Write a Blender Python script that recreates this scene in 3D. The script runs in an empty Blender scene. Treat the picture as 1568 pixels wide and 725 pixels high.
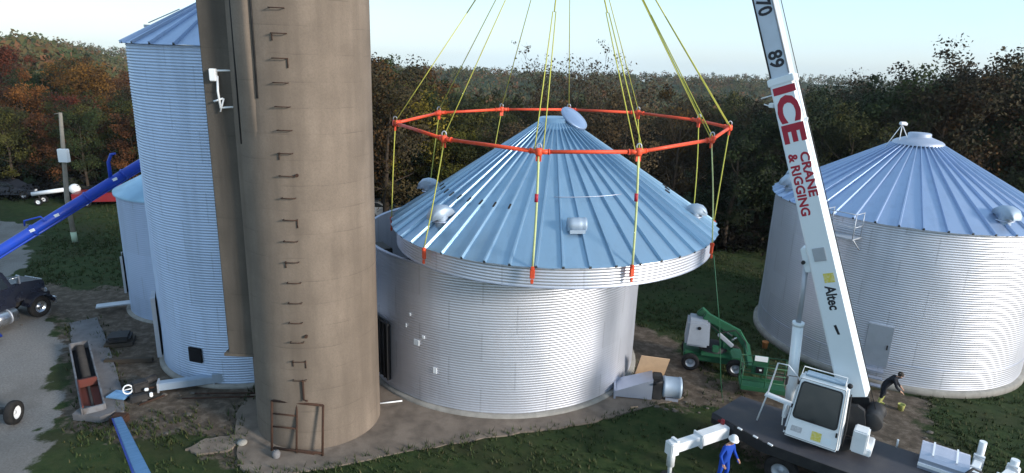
import bpy, bmesh, math, random
import numpy as np
from mathutils import Vector, Matrix, noise as mnoise
R = math.radians
PI = math.pi
random.seed(7)
rng = np.random.default_rng(7)
S = bpy.context.scene

# ------------------------------------------------------------------ camera, sky, sun, exposure
cam_d = bpy.data.cameras.new('camera'); cam = bpy.data.objects.new('camera', cam_d); S.collection.objects.link(cam)
S.camera = cam
PITCH, ROLL = R(15.8), R(2.1)
fw = Vector((0, math.cos(PITCH), -math.sin(PITCH))); rt = Vector((1, 0, 0)); up = rt.cross(fw)
rt2 = rt*math.cos(ROLL)+up*math.sin(ROLL); up2 = up*math.cos(ROLL)-rt*math.sin(ROLL)
mw = Matrix((rt2, up2, -fw)).transposed().to_4x4(); mw.translation = Vector((0, 0, 13.0)); cam.matrix_world = mw
cam_d.sensor_width = 36; cam_d.sensor_fit = 'HORIZONTAL'; cam_d.lens = 36*970/1568
cam_d.clip_start = .1; cam_d.clip_end = 6000
S.render.resolution_x = 1024; S.render.resolution_y = 473

SUN_EL, SUN_AZ = R(17), R(58)           # azimuth measured from straight behind the camera towards the right
world = bpy.data.worlds.new('World'); S.world = world; world.use_nodes = True
wn = world.node_tree; bg = wn.nodes['Background']
sky = wn.nodes.new('ShaderNodeTexSky'); sky.sky_type = 'NISHITA'; sky.sun_disc = False
sky.sun_elevation = SUN_EL; sky.sun_rotation = PI-SUN_AZ; sky.air_density = 1.0; sky.dust_density = .6; sky.ozone_density = 2.2; sky.altitude = 100
tcw = wn.nodes.new('ShaderNodeTexCoord'); mpw = wn.nodes.new('ShaderNodeMapping'); mpw.inputs['Scale'].default_value = (1, 1, 3.5)
wn.links.new(tcw.outputs['Generated'], mpw.inputs[0]); nzw = wn.nodes.new('ShaderNodeTexNoise'); nzw.inputs['Scale'].default_value = 1.6; nzw.inputs['Detail'].default_value = 6
wn.links.new(mpw.outputs[0], nzw.inputs['Vector']); crw = wn.nodes.new('ShaderNodeValToRGB'); wn.links.new(nzw.outputs['Fac'], crw.inputs[0])
crw.color_ramp.elements[0].position = .3; crw.color_ramp.elements[0].color = (.30, .30, .30, 1); crw.color_ramp.elements[1].position = .72; crw.color_ramp.elements[1].color = (.62, .62, .62, 1)
mxw = wn.nodes.new('ShaderNodeMix'); mxw.data_type = 'RGBA'; wn.links.new(crw.outputs[0], mxw.inputs[0]); wn.links.new(sky.outputs[0], mxw.inputs[6]); mxw.inputs[7].default_value = (4.9, 6.9, 8.7, 1)   # thin veil of high cloud
wn.links.new(mxw.outputs[2], bg.inputs[0]); bg.inputs[1].default_value = .115
sl = bpy.data.lights.new('sun', 'SUN'); sl.energy = 3.2; sl.angle = R(10); sl.color = (1, .93, .84)
sun = bpy.data.objects.new('sun', sl); S.collection.objects.link(sun)
sd = Vector((math.sin(SUN_AZ)*math.cos(SUN_EL), -math.cos(SUN_AZ)*math.cos(SUN_EL), math.sin(SUN_EL)))
sun.rotation_euler = sd.to_track_quat('Z', 'Y').to_euler()
S.view_settings.view_transform = 'Standard'; S.view_settings.look = 'None'
S.view_settings.exposure = 0.72; S.view_settings.gamma = 1; S.view_settings.use_curve_mapping = False

# ------------------------------------------------------------------ materials
def nodes(name):
    m = bpy.data.materials.new(name); m.use_nodes = True
    nt = m.node_tree; return m, nt, nt.nodes['Principled BSDF']
def N(nt, t, **kw):
    n = nt.nodes.new(t)
    for k, v in kw.items(): setattr(n, k, v)
    return n
def ramp(nt, fac, stops, interp='LINEAR'):
    r = N(nt, 'ShaderNodeValToRGB'); r.color_ramp.interpolation = interp
    while len(r.color_ramp.elements) < len(stops): r.color_ramp.elements.new(.5)
    for e, (p, c) in zip(r.color_ramp.elements, stops): e.position = p; e.color = (*c, 1)
    nt.links.new(fac, r.inputs[0]); return r.outputs[0]
def noise(nt, scale, detail=4, vec=None, rough=.55):
    n = N(nt, 'ShaderNodeTexNoise'); n.inputs['Scale'].default_value = scale; n.inputs['Detail'].default_value = detail
    n.inputs['Roughness'].default_value = rough
    if vec is None:
        tc = N(nt, 'ShaderNodeTexCoord'); vec = tc.outputs['Object']
    nt.links.new(vec, n.inputs['Vector']); return n.outputs['Fac']
def stretch(nt, s):
    tc = N(nt, 'ShaderNodeTexCoord'); mp = N(nt, 'ShaderNodeMapping'); mp.inputs['Scale'].default_value = s
    nt.links.new(tc.outputs['Object'], mp.inputs[0]); return mp.outputs[0]
def mix(nt, f, a, b, mode='MIX'):
    n = N(nt, 'ShaderNodeMix', data_type='RGBA', blend_type=mode)
    for i, v in ((0, f), (6, a), (7, b)):
        if hasattr(v, 'links'): nt.links.new(v, n.inputs[i])
        else: n.inputs[i].default_value = v if i == 0 else (*v, 1)
    return n.outputs[2]
def bump(nt, h, b, strength=.3, dist=.02):
    n = N(nt, 'ShaderNodeBump'); n.inputs['Strength'].default_value = strength; n.inputs['Distance'].default_value = dist
    nt.links.new(h, n.inputs['Height']); nt.links.new(n.outputs[0], b.inputs['Normal'])
def paint(name, c, rough=.45, metal=0, dirt=.35, dscale=1.5, spec=.5, dcol=None):
    m, nt, b = nodes(name)
    f = noise(nt, dscale, 6); f2 = noise(nt, dscale*9, 4)
    dc = dcol or tuple(x*.45+.02 for x in c)
    k = ramp(nt, f, [(.42, (0, 0, 0)), (.75, (dirt,)*3)])
    col = mix(nt, k, c, dc)
    col = mix(nt, ramp(nt, f2, [(.55, (0, 0, 0)), (.8, (dirt*.6,)*3)]), col, dc)
    nt.links.new(col, b.inputs['Base Color'])
    rr = ramp(nt, f, [(.3, (rough,)*3), (.8, (min(1, rough+.25),)*3)]); nt.links.new(rr, b.inputs['Roughness'])
    b.inputs['Metallic'].default_value = metal
    b.inputs['Specular IOR Level'].default_value = spec
    return m
def galv(name, c=(.62, .65, .70), rough=.42, metal=.75, sheets=15, height=1.12, streak=.3):
    """galvanised sheet: every sheet of the wall a little different, spangle, faint run-off streaks"""
    m, nt, b = nodes(name)
    tc = N(nt, 'ShaderNodeTexCoord'); sp = N(nt, 'ShaderNodeSeparateXYZ'); nt.links.new(tc.outputs['Object'], sp.inputs[0])
    def M(op, a, v=None):
        n = N(nt, 'ShaderNodeMath', operation=op)
        for i, q in enumerate((a, v)):
            if q is None: continue
            if hasattr(q, 'links'): nt.links.new(q, n.inputs[i])
            else: n.inputs[i].default_value = q
        return n.outputs[0]
    row = M('FLOOR', M('DIVIDE', sp.outputs[2], height))
    ang = M('ARCTAN2', sp.outputs[1], sp.outputs[0])
    colm = M('FLOOR', M('ADD', M('MULTIPLY', ang, sheets/(2*PI)), M('MULTIPLY', row, .5)))
    cb = N(nt, 'ShaderNodeCombineXYZ'); nt.links.new(row, cb.inputs[0]); nt.links.new(colm, cb.inputs[1])
    wnz = N(nt, 'ShaderNodeTexWhiteNoise'); nt.links.new(cb.outputs[0], wnz.inputs[0])
    base = mix(nt, wnz.outputs['Value'], tuple(x*.95 for x in c), tuple(min(1, x*1.03) for x in c))
    if sheets > 3 and height < 50:
        fr_ = M('FRACT', M('ADD', M('MULTIPLY', ang, sheets/(2*PI)), M('MULTIPLY', row, .5))); base = mix(nt, ramp(nt, fr_, [(0, (.45,)*3), (.018, (.3,)*3), (.03, (0, 0, 0)), (1, (0, 0, 0))]), base, tuple(x*.55 for x in c))
    st = noise(nt, 1.0, 5, stretch(nt, (2.2, 2.2, .22)))
    base = mix(nt, ramp(nt, st, [(.5, (0, 0, 0)), (.75, (streak,)*3)]), base, tuple(x*.6 for x in c))
    gr = noise(nt, 30, 3)
    base = mix(nt, ramp(nt, gr, [(.4, (0, 0, 0)), (.7, (.18,)*3)]), base, tuple(x*.8 for x in c))
    nt.links.new(base, b.inputs['Base Color'])
    rr = N(nt, 'ShaderNodeMapRange'); nt.links.new(st, rr.inputs[0]); rr.inputs[3].default_value = rough-.06; rr.inputs[4].default_value = rough+.16
    nt.links.new(rr.outputs[0], b.inputs['Roughness'])
    b.inputs['Metallic'].default_value = metal
    bump(nt, noise(nt, .9, 3), b, .25, .03)
    return m
def concrete(name, c, scale=1.0, bands=None, streaks=.5):
    m, nt, b = nodes(name)
    f = noise(nt, .7*scale, 8); f2 = noise(nt, 1.0, 7, stretch(nt, (1.5*scale, 1.5*scale, .18*scale))); f3 = noise(nt, 18*scale, 5)
    col = mix(nt, ramp(nt, f, [(.3, (0, 0, 0)), (.7, (1, 1, 1))]), tuple(x*.78 for x in c), tuple(x*1.12 for x in c))
    col = mix(nt, ramp(nt, f2, [(.42, (0, 0, 0)), (.68, (streaks,)*3)]), col, tuple(x*.5 for x in c))
    col = mix(nt, ramp(nt, f3, [(.35, (.3,)*3), (.6, (0, 0, 0))]), col, tuple(x*.6 for x in c))
    if bands:
        tc = N(nt, 'ShaderNodeTexCoord'); sp = N(nt, 'ShaderNodeSeparateXYZ'); nt.links.new(tc.outputs['Object'], sp.inputs[0])
        ad = N(nt, 'ShaderNodeMath', operation='MULTIPLY_ADD'); nt.links.new(noise(nt, .8, 3), ad.inputs[0]); ad.inputs[1].default_value = .10; nt.links.new(sp.outputs[2], ad.inputs[2])
        dv = N(nt, 'ShaderNodeMath', operation='DIVIDE'); nt.links.new(ad.outputs[0], dv.inputs[0]); dv.inputs[1].default_value = bands
        fr = N(nt, 'ShaderNodeMath', operation='FRACT'); nt.links.new(dv.outputs[0], fr.inputs[0])
        ln = ramp(nt, fr.outputs[0], [(0, (.65,)*3), (.03, (.15,)*3), (.12, (.04,)*3), (.4, (0, 0, 0)), (.985, (0, 0, 0)), (1, (.8,)*3)])
        pm = ramp(nt, noise(nt, 1.1, 5), [(.42, (0, 0, 0)), (.66, (1, 1, 1))]); k = mix(nt, 1.0, ln, pm, 'MULTIPLY')
        col = mix(nt, k, col, tuple(x*.42 for x in c))
    nt.links.new(col, b.inputs['Base Color']); b.inputs['Roughness'].default_value = .9; b.inputs['Specular IOR Level'].default_value = .25
    bump(nt, f3, b, .35, .01)
    return m
def glass(name, c=(.015, .02, .025)):
    m, nt, b = nodes(name); b.inputs['Base Color'].default_value = (*c, 1); b.inputs['Roughness'].default_value = .08; b.inputs['Specular IOR Level'].default_value = .7
    f = noise(nt, 3, 3); nt.links.new(ramp(nt, f, [(.3, (.05,)*3), (.8, (.2,)*3)]), b.inputs['Roughness']); return m
MT = dict(
    wall=galv('galvanised_wall', (.60, .62, .69), .40, .68), wall_blue=galv('galvanised_wall_tall', (.46, .56, .73), .46, .5, 12), wall_small=galv('galvanised_wall_small', (.44, .54, .72), .5, .4, 8),
    roof=galv('galvanised_roof', (.29, .44, .585), .34, .65, 44, 99, .25), roofb=galv('galvanised_roof_blue', (.34, .44, .62), .36, .6, 44, 99, .25),
    sheet=galv('galvanised_sheet', (.42, .46, .56), .42, .6, 3, 3, .25), grey_metal=paint('grey_metal', (.42, .45, .5), .4, .4),
    vent=galv('vent_sheet', (.34, .42, .52), .5, .4, 3, 3, .35),
    silo=concrete('silo_concrete', (.185, .148, .118), 1, .76, .6), chute=concrete('chute_concrete', (.10, .086, .072), 1.3, 1.3, .7),  # chute: darker base tone and heavier streaks than the shaft
    slab=concrete('slab_concrete', (.20, .162, .132), 1.2, None, .8), pad=concrete('pad_concrete', (.16, .155, .16), 1.5), foot=concrete('footing_concrete', (.30, .285, .26), 2),
    rust=paint('rusty_iron', (.06, .032, .022), .85, .2, .7, 6, .2, (.03, .02, .018)), black=paint('black_steel', (.018, .018, .02), .55, 0, .5, 3, .3, (.06, .055, .05)),
    tyre=paint('tyre_rubber', (.014, .014, .015), .85, 0, .5, 4, .2, (.05, .045, .04)), white=paint('white_paint', (.74, .76, .78), .35, 0, .22, 1.2),
    cwhite=paint('crane_white', (.70, .76, .80), .3, 0, .18, .8, .5, (.45, .47, .48)), cwhite2=paint('boom_section_white', (.50, .57, .66), .35, 0, .3, .8),
    red_ring=paint('orange_red_paint', (.72, .075, .025), .45, 0, .35, 4, .4, (.25, .04, .02)), strap=paint('yellow_strap', (.46, .45, .09), .7, 0, .3, 4, .2),
    strap_pale=paint('pale_strap', (.50, .55, .26), .7, 0, .3, 4, .2), clamp=paint('clamp_orange', (.62, .07, .02), .5, 0, .4, 6),
    letter_red=paint('letter_red', (.36, .008, .03), .45, 0, .15, 4), letter_black=paint('letter_black', (.012, .013, .02), .45, 0, .1, 4),
    blue=paint('auger_blue', (.008, .05, .42), .3, 0, .35, 2, .5), pale_blue=paint('pale_blue_metal', (.16, .33, .55), .4, .2, .4, 3),
    green=paint('lift_green', (.009, .085, .036), .45, 0, .4, 4), dgreen=paint('lift_dark_green', (.008, .09, .04), .5, 0, .4, 4),
    deck=paint('deck_black', (.045, .045, .055), .6, 0, .6, 1.2, .35, (.1, .09, .085)), glass=glass('dark_glass'), sky_glass=paint('roof_window', (.28, .38, .48), .15, 0, .2, 3),
    wood=paint('plywood', (.48, .33, .21), .8, 0, .3, 3, .2), old_wood=paint('old_wood', (.06, .05, .04), .9, 0, .5, 4, .2), pole=paint('weathered_pole', (.26, .23, .19), .9, 0, .5, 4, .2), chrome=paint('chrome', (.62, .63, .65), .18, .95, .3, 2),
    truck=paint('truck_black', (.010, .012, .022), .2, 0, .25, 2, .6), redp=paint('red_paint', (.20, .012, .018), .35, 0, .3, 2), dark_car=paint('dark_car_paint', (.02, .024, .035), .3, 0, .3, 2),
    hole=paint('dark_opening', (.012, .012, .014), .9, 0, .2, 2, .1), skin=paint('skin', (.45, .25, .17), .6, 0, .1), work_blue=paint('blue_overall', (.012, .06, .38), .8, 0, .3, 8, .2),
    dark_cloth=paint('dark_cloth', (.02, .022, .028), .9, 0, .3, 8, .2), hiviz=paint('yellow_green_cloth', (.42, .42, .14), .8, 0, .3, 8, .2), boot=paint('boot', (.03, .022, .016), .8),
    orange=paint('orange_plastic', (.38, .13, .03), .7), yellow=paint('sticker_yellow', (.62, .52, .06), .5, 0, .5, 14, .5, (.75, .75, .7)), sticker=paint('sticker_grey', (.38, .38, .40), .5, 0, .6, 20, .3, (.75, .75, .75)),
    rock=concrete('field_stone', (.13, .115, .10), 3),
)

# ------------------------------------------------------------------ mesh helpers
BASE = {}
def link(o): S.collection.objects.link(o); return o
def inv_of(p):
    while p is not None and p.parent is not None: p = p.parent
    return BASE.get(p.name, Matrix()).inverted() if p is not None else Matrix()
def thing(name, label, cat, loc=(0, 0, 0), rz=0, group=None, rot=None):
    o = link(bpy.data.objects.new(name, None)); o.empty_display_size = .3
    M = Matrix.Translation(loc) @ (rot.to_4x4() if rot is not None else Matrix.Rotation(rz, 4, 'Z'))
    o.location = loc; o.rotation_euler = M.to_euler(); BASE[o.name] = M
    o['label'] = label; o['category'] = cat
    if group: o['group'] = group
    return o
def tag(o, label, cat, group=None):
    o['label'] = label; o['category'] = cat
    if group: o['group'] = group
    return o
class MB:
    def __init__(s): s.v = []; s.f = []; s.mi = []; s.sm = []; s.cur = 0
    def add(s, vs, fs, smooth=False):
        n = len(s.v); s.v += [Vector(p) for p in vs]
        for f in fs: s.f.append([i+n for i in f]); s.mi.append(s.cur); s.sm.append(smooth)
        return s
    def box(s, c, d, M=None, bev=0):
        x, y, z = d[0]/2, d[1]/2, d[2]/2
        if bev > 0:
            bm = bmesh.new(); bmesh.ops.create_cube(bm, size=1)
            for v in bm.verts: v.co = Vector((v.co.x*d[0], v.co.y*d[1], v.co.z*d[2]))
            bmesh.ops.bevel(bm, geom=bm.edges[:], offset=min(bev, min(d)*.45), segments=2, affect='EDGES')
            vs = [v.co.copy() for v in bm.verts]; bm.verts.index_update(); fs = [[v.index for v in f.verts] for f in bm.faces]; bm.free()
        else:
            vs = [Vector((a*x, b*y, e*z)) for a in (-1, 1) for b in (-1, 1) for e in (-1, 1)]
            fs = [(0, 1, 3, 2), (4, 6, 7, 5), (0, 4, 5, 1), (2, 3, 7, 6), (0, 2, 6, 4), (1, 5, 7, 3)]
        if M is not None: vs = [M @ p for p in vs]
        return s.add([p+Vector(c) for p in vs], fs)
    def tube(s, pts, r, n=10, caps=True):
        pts = [Vector(p) for p in pts]; rs = r if isinstance(r, (list, tuple)) else [r]*len(pts)
        vs = []; prev = None
        for i, p in enumerate(pts):
            t = (pts[min(i+1, len(pts)-1)]-pts[max(i-1, 0)]).normalized()
            a = t.orthogonal().normalized() if prev is None else (prev-t*prev.dot(t)).normalized()
            prev = a; b = t.cross(a)
            for k in range(n): th = 2*PI*k/n; vs.append(p+(a*math.cos(th)+b*math.sin(th))*rs[i])
        fs = [(i*n+k, i*n+(k+1) % n, (i+1)*n+(k+1) % n, (i+1)*n+k) for i in range(len(pts)-1) for k in range(n)]
        s.add(vs, fs, True)
        if caps:
            m = len(s.v)-len(vs); s.f.append([m+k for k in range(n)][::-1]); s.mi.append(s.cur); s.sm.append(False)
            s.f.append([m+(len(pts)-1)*n+k for k in range(n)]); s.mi.append(s.cur); s.sm.append(False)
        return s
    def lathe(s, prof, n=64, c=(0, 0, 0), M=None, a0=0, a1=2*PI, smooth=True):
        full = abs(a1-a0-2*PI) < 1e-6; k = n if full else n+1; vs = []
        for r, z in prof:
            for i in range(k):
                a = a0+(a1-a0)*i/n; p = Vector((r*math.cos(a), r*math.sin(a), z)); vs.append((M @ p if M is not None else p)+Vector(c))
        fs = []
        for j in range(len(prof)-1):
            for i in range(n):
                i2 = (i+1) % k; fs.append((j*k+i, j*k+i2, (j+1)*k+i2, (j+1)*k+i))
        return s.add(vs, fs, smooth)
    def prism(s, poly, z0, z1, M=None, c=(0, 0, 0)):
        n = len(poly); vs = [Vector((x, y, z0)) for x, y in poly]+[Vector((x, y, z1)) for x, y in poly]
        if M is not None: vs = [M @ p for p in vs]
        vs = [p+Vector(c) for p in vs]
        return s.add(vs, [list(range(n))[::-1], [n+i for i in range(n)]]+[(i, (i+1) % n, n+(i+1) % n, n+i) for i in range(n)])
    def build(s, name, mat, parent=None, w=False, fix=True):
        me = bpy.data.meshes.new(name); vs = s.v
        if w and parent is not None: IV = inv_of(parent); vs = [IV @ p for p in vs]
        me.from_pydata([tuple(p) for p in vs], [], s.f)
        for m in (mat if isinstance(mat, (list, tuple)) else [mat]): me.materials.append(m)
        me.polygons.foreach_set('material_index', s.mi); me.polygons.foreach_set('use_smooth', s.sm)
        if fix:
            bm = bmesh.new(); bm.from_mesh(me); bmesh.ops.recalc_face_normals(bm, faces=bm.faces[:]); bm.to_mesh(me); bm.free()
        me.update(); o = link(bpy.data.objects.new(name, me)); o.parent = parent
        return o
def corr(z0, z1, r, pitch=.10, amp=.009):
    n = max(2, int((z1-z0)/pitch*4)); return [(r+amp*math.sin(2*PI*i/4), z0+(z1-z0)*i/n) for i in range(n+1)]
XZ = Matrix(((1, 0, 0), (0, 0, 1), (0, 1, 0))).to_4x4()     # polygon given as (x, z), thickness along y
def wheel(parent, c, r, w, axis='Y', rimmat='white', name='wheel'):
    rot = {'Y': Matrix.Rotation(PI/2, 3, 'X'), 'X': Matrix.Rotation(PI/2, 3, 'Y')}[axis]
    t = MB().lathe([(r*.56, -w/2), (r*.8, -w/2), (r*.95, -w*.42), (r, -w*.25), (r, w*.25), (r*.95, w*.42), (r*.8, w/2), (r*.56, w/2), (r*.56, -w/2)], 28, c, rot).build(name, MT['tyre'], parent)
    b = MB().lathe([(.001, w*.2), (r*.16, w*.22), (r*.18, w*.05), (r*.42, w*.02), (r*.5, w*.3), (r*.56, w*.36), (r*.57, -w*.36), (r*.5, -w*.3), (r*.42, -w*.02), (r*.18, -w*.05), (r*.16, -w*.22), (.001, -w*.2)], 24, c, rot)
    for k in range(6):
        a = k*PI/3
        for sgn in (-1, 1): b.tube([Vector(c)+rot @ Vector((math.cos(a)*r*.3, math.sin(a)*r*.3, sgn*w*.02)), Vector(c)+rot @ Vector((math.cos(a)*r*.3, math.sin(a)*r*.3, sgn*w*.1))], r*.035, 6)
    b.build('rim', MT[rimmat], t); return t

# ------------------------------------------------------------------ the setting: ground with yard, drive and distant hills
def sst(a, b, x): t = np.clip((x-a)/(b-a), 0, 1); return t*t*(3-2*t)
def height(x, y):
    x = np.asarray(x, float); y = np.asarray(y, float); u = x/np.maximum(y, 20)
    L = sst(-.50, -.78, u); Rr = sst(.45, .8, u)
    h = L*4.2*sst(58, 170, y)+Rr*2*sst(60, 150, y)
    h = h+(1-L)*(1-Rr*.6)*(-11)*sst(56, 200, y)
    roll = np.sin(x*.011+1.3)*np.cos(y*.013+.4)*4+np.sin(x*.027+y*.02)*2.2
    h = h+roll*sst(90, 300, y)
    h = h+ (1-L)*4*sst(330, 520, y)
    h = h-25*sst(620, 1200, y)
    h = h+ .05*np.sin(x*.9+y*.4)*np.sin(y*.7)*sst(30, 45, y)
    return h
def vnoise(x, y, s, seed=0):
    out = np.zeros_like(x)
    r2 = np.random.default_rng(seed); tab = r2.random((256, 256))
    amp = 1; tot = 0
    for o in range(4):
        X = x*s*2**o+17*o; Y = y*s*2**o+9*o; i = np.floor(X).astype(int); j = np.floor(Y).astype(int); fx = X-i; fy = Y-j
        fx = fx*fx*(3-2*fx); fy = fy*fy*(3-2*fy); g = lambda a, b: tab[a % 256, b % 256]
        out += amp*((g(i, j)*(1-fx)+g(i+1, j)*fx)*(1-fy)+(g(i, j+1)*(1-fx)+g(i+1, j+1)*fx)*fy); tot += amp; amp *= .55
    return out/tot
def polydist(x, y, poly):
    """signed distance, positive inside"""
    ins = np.zeros(x.shape, bool); d = np.full(x.shape, 1e9); n = len(poly)
    for k in range(n):
        (x1, y1), (x2, y2) = poly[k], poly[(k+1) % n]
        c = ((y1 > y) != (y2 > y)) & (x < (x2-x1)*(y-y1)/((y2-y1) or 1e-9)+x1); ins ^= c
        ex, ey = x2-x1, y2-y1; t = np.clip(((x-x1)*ex+(y-y1)*ey)/(ex*ex+ey*ey), 0, 1); d = np.minimum(d, np.hypot(x-x1-t*ex, y-y1-t*ey))
    return np.where(ins, d, -d)
GRAVEL = [(-70, 47), (-38.4, 45.7), (-34.3, 43.5), (-31, 38.5), (-28.6, 34), (-23.6, 29.4), (-20.6, 26.6), (-18.2, 23.2), (-16.4, 20.9), (-15.9, 19), (-14.8, 17.5), (-14.2, 15), (-14, -5), (-70, -5)]
DIRT = [(-27.5, 33), (-22, 32.4), (-17, 30.5), (-13, 31), (-6, 31), (-5, 20), (-8.5, 18.4), (-12.3, 19.3), (-15.5, 19.4), (-18, 22.5), (-22, 28)]
DIRT2 = [(11, 25.5), (16, 24.6), (17.6, 23.6), (16.2, 21), (15.4, 18.2), (11, 17), (8, 20), (9, 22.6)]
DIRT3 = [(4, 22), (7.6, 22.6), (8.6, 24.6), (8, 29), (5, 31), (3, 28)]
def axis_pts(a, b, step, lo, hi, g=1.12):
    c = list(np.arange(a, b+1e-6, step)); s = step; x = b
    while x < hi: s *= g; x += s; c.append(x)
    s = step; x = a; l = []
    while x > lo: s *= g; x -= s; l.append(x)
    return np.array(l[::-1]+c)
xs = axis_pts(-42, 40, .28, -1500, 1500); ys = axis_pts(4, 60, .28, -60, 1250, 1.07)
GX, GY = np.meshgrid(xs, ys); GZ = height(GX, GY); near = (GY < 70) & (np.abs(GX) < 60)
GZ = GZ+np.where(near, (vnoise(GX, GY, .8, 3)-.5)*.06, 0)*np.clip(1-(np.hypot(GX, GY-25) < 3), 0, 1)
for cx, cy, rr in ((-.35, 27, 7), (18.7, 29.7, 6.6), (-11.25, 26.5, 4.6), (-6.82, 20.65, 3)):
    GZ = np.where(np.hypot(GX-cx, GY-cy) < rr, -.03, GZ)
nx, ny = len(xs), len(ys)
me = bpy.data.meshes.new('ground'); me.vertices.add(nx*ny)
me.vertices.foreach_set('co', np.stack([GX, GY, GZ], -1).astype(np.float32).ravel())
ii = (np.arange(ny-1)[:, None]*nx+np.arange(nx-1)[None, :]).ravel()
q = np.stack([ii, ii+1, ii+nx+1, ii+nx], -1).astype(np.int32)
me.loops.add(q.size); me.loops.foreach_set('vertex_index', q.ravel()); me.polygons.add(len(q))
me.polygons.foreach_set('loop_start', np.arange(0, q.size, 4, dtype=np.int32)); me.polygons.foreach_set('use_smooth', np.ones(len(q), bool)); me.update(); me.validate()
n1 = vnoise(GX, GY, .55, 1); n2 = vnoise(GX, GY, 1.6, 2)
def zone(poly, soft=.8, rag=2.2): return np.clip((polydist(GX, GY, poly)+(n1-.5)*rag*2+(n2-.5)*1.2)/soft*.5+.5, 0, 1)
zg = zone(GRAVEL, .5, 1.0); zd = np.maximum.reduce([zone(DIRT, .9, 1.6), zone(DIRT2, .9, 1.6), zone(DIRT3, 1.2, 1.5)])
rut = np.zeros_like(GX)
for off in (-19.6, -18.0, -22.6, -21.1, -24.4, -26.1):   # wheel tracks along the drive
    path = off-(GY-20)*.62+1.2*np.sin(GY*.16+off); rut = np.maximum(rut, np.exp(-((GX-path)/.22)**2)*np.clip((n1-.3)*2.5, 0, 1))
for off in (11.6, 13.4): path = off+(22-GY)*.75; rut = np.maximum(rut, np.exp(-((GX-path)/.2)**2)*np.clip((n1-.2)*2, 0, 1)*(GY < 25))
n2 = rut
ca = me.color_attributes.new('zone', 'FLOAT_COLOR', 'POINT')
ca.data.foreach_set('color', np.stack([zg, zd, n2, np.ones_like(zg)], -1).astype(np.float32).ravel())
m, nt, b = nodes('yard_ground')
at = N(nt, 'ShaderNodeAttribute', attribute_name='zone'); sp = N(nt, 'ShaderNodeSeparateColor'); nt.links.new(at.outputs['Color'], sp.inputs[0])
f1 = noise(nt, .35, 6); f2 = noise(nt, 2.5, 8, None, .7); f3 = noise(nt, 14, 6, None, .7)
grass = ramp(nt, f2, [(.28, (.013, .024, .007)), (.5, (.027, .045, .014)), (.68, (.048, .056, .020)), (.8, (.075, .068, .033))])
grass = mix(nt, ramp(nt, f1, [(.45, (0, 0, 0)), (.65, (.6,)*3)]), grass, (.034, .032, .016))
dirt = ramp(nt, f2, [(.3, (.045, .036, .028)), (.5, (.09, .07, .053)), (.62, (.15, .12, .095)), (.8, (.07, .057, .045))])
grav = ramp(nt, f3, [(.3, (.13, .122, .115)), (.55, (.20, .19, .18)), (.75, (.28, .265, .25))])
rutm = ramp(nt, sp.outputs[2], [(.2, (0, 0, 0)), (1, (.55,)*3)])
grav = mix(nt, ramp(nt, f1, [(.5, (0, 0, 0)), (.62, (.5,)*3)]), grav, (.12, .11, .10))
def sharp(out):
    a = N(nt, 'ShaderNodeMath', operation='MULTIPLY_ADD'); nt.links.new(f2, a.inputs[0]); a.inputs[1].default_value = .9; nt.links.new(out, a.inputs[2])
    return ramp(nt, a.outputs[0], [(.82, (0, 0, 0)), (1.0, (1, 1, 1))])
grav = mix(nt, rutm, grav, (.095, .085, .075)); dirt = mix(nt, rutm, dirt, (.035, .028, .022))
col = mix(nt, sharp(sp.outputs[1]), grass, dirt); col = mix(nt, sharp(sp.outputs[0]), col, grav)
nt.links.new(col, b.inputs['Base Color']); b.inputs['Roughness'].default_value = .95; b.inputs['Specular IOR Level'].default_value = .15
bump(nt, f3, b, .6, .04)
me.materials.append(m); g = link(bpy.data.objects.new('ground', me)); g['kind'] = 'structure'

def ragged(poly, n=10, amp=.12, seed=1):
    r = random.Random(seed); out = []
    for k in range(len(poly)):
        a, b_ = Vector(poly[k]), Vector(poly[(k+1) % len(poly)])
        for i in range(n): p = a.lerp(b_, i/n); out.append((p.x+r.uniform(-amp, amp), p.y+r.uniform(-amp, amp)))
    return out
APRON = [(-8.7, 17.9), (-8.4, 17.35), (-7.3, 17.1), (-5.6, 17.6), (-3.6, 18.5), (-.3, 19.7), (3.2, 20.8), (5.2, 21.9), (7.2, 22.9), (7.0, 23.8), (5.6, 24.6), (5.5, 26.8), (3.5, 29), (-3, 29), (-6, 26.5), (-7, 24.8), (-9.9, 23.9), (-9.9, 20.5)]
o = MB().prism(ragged(APRON, 8, .05), -.25, .05).build('concrete_apron', MT['slab']); o['kind'] = 'structure'
PADP = [(-20.9, 27.7), (-20.1, 28.5), (-17.7, 25.5), (-14.9, 21.9), (-13.9, 20.35), (-14.9, 19.75), (-17.1, 22.9), (-19.6, 25.9)]
o = MB().prism(ragged(PADP, 5, .03, 4), -.25, .09).build('concrete_pad', MT['pad']); o['kind'] = 'structure'

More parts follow.
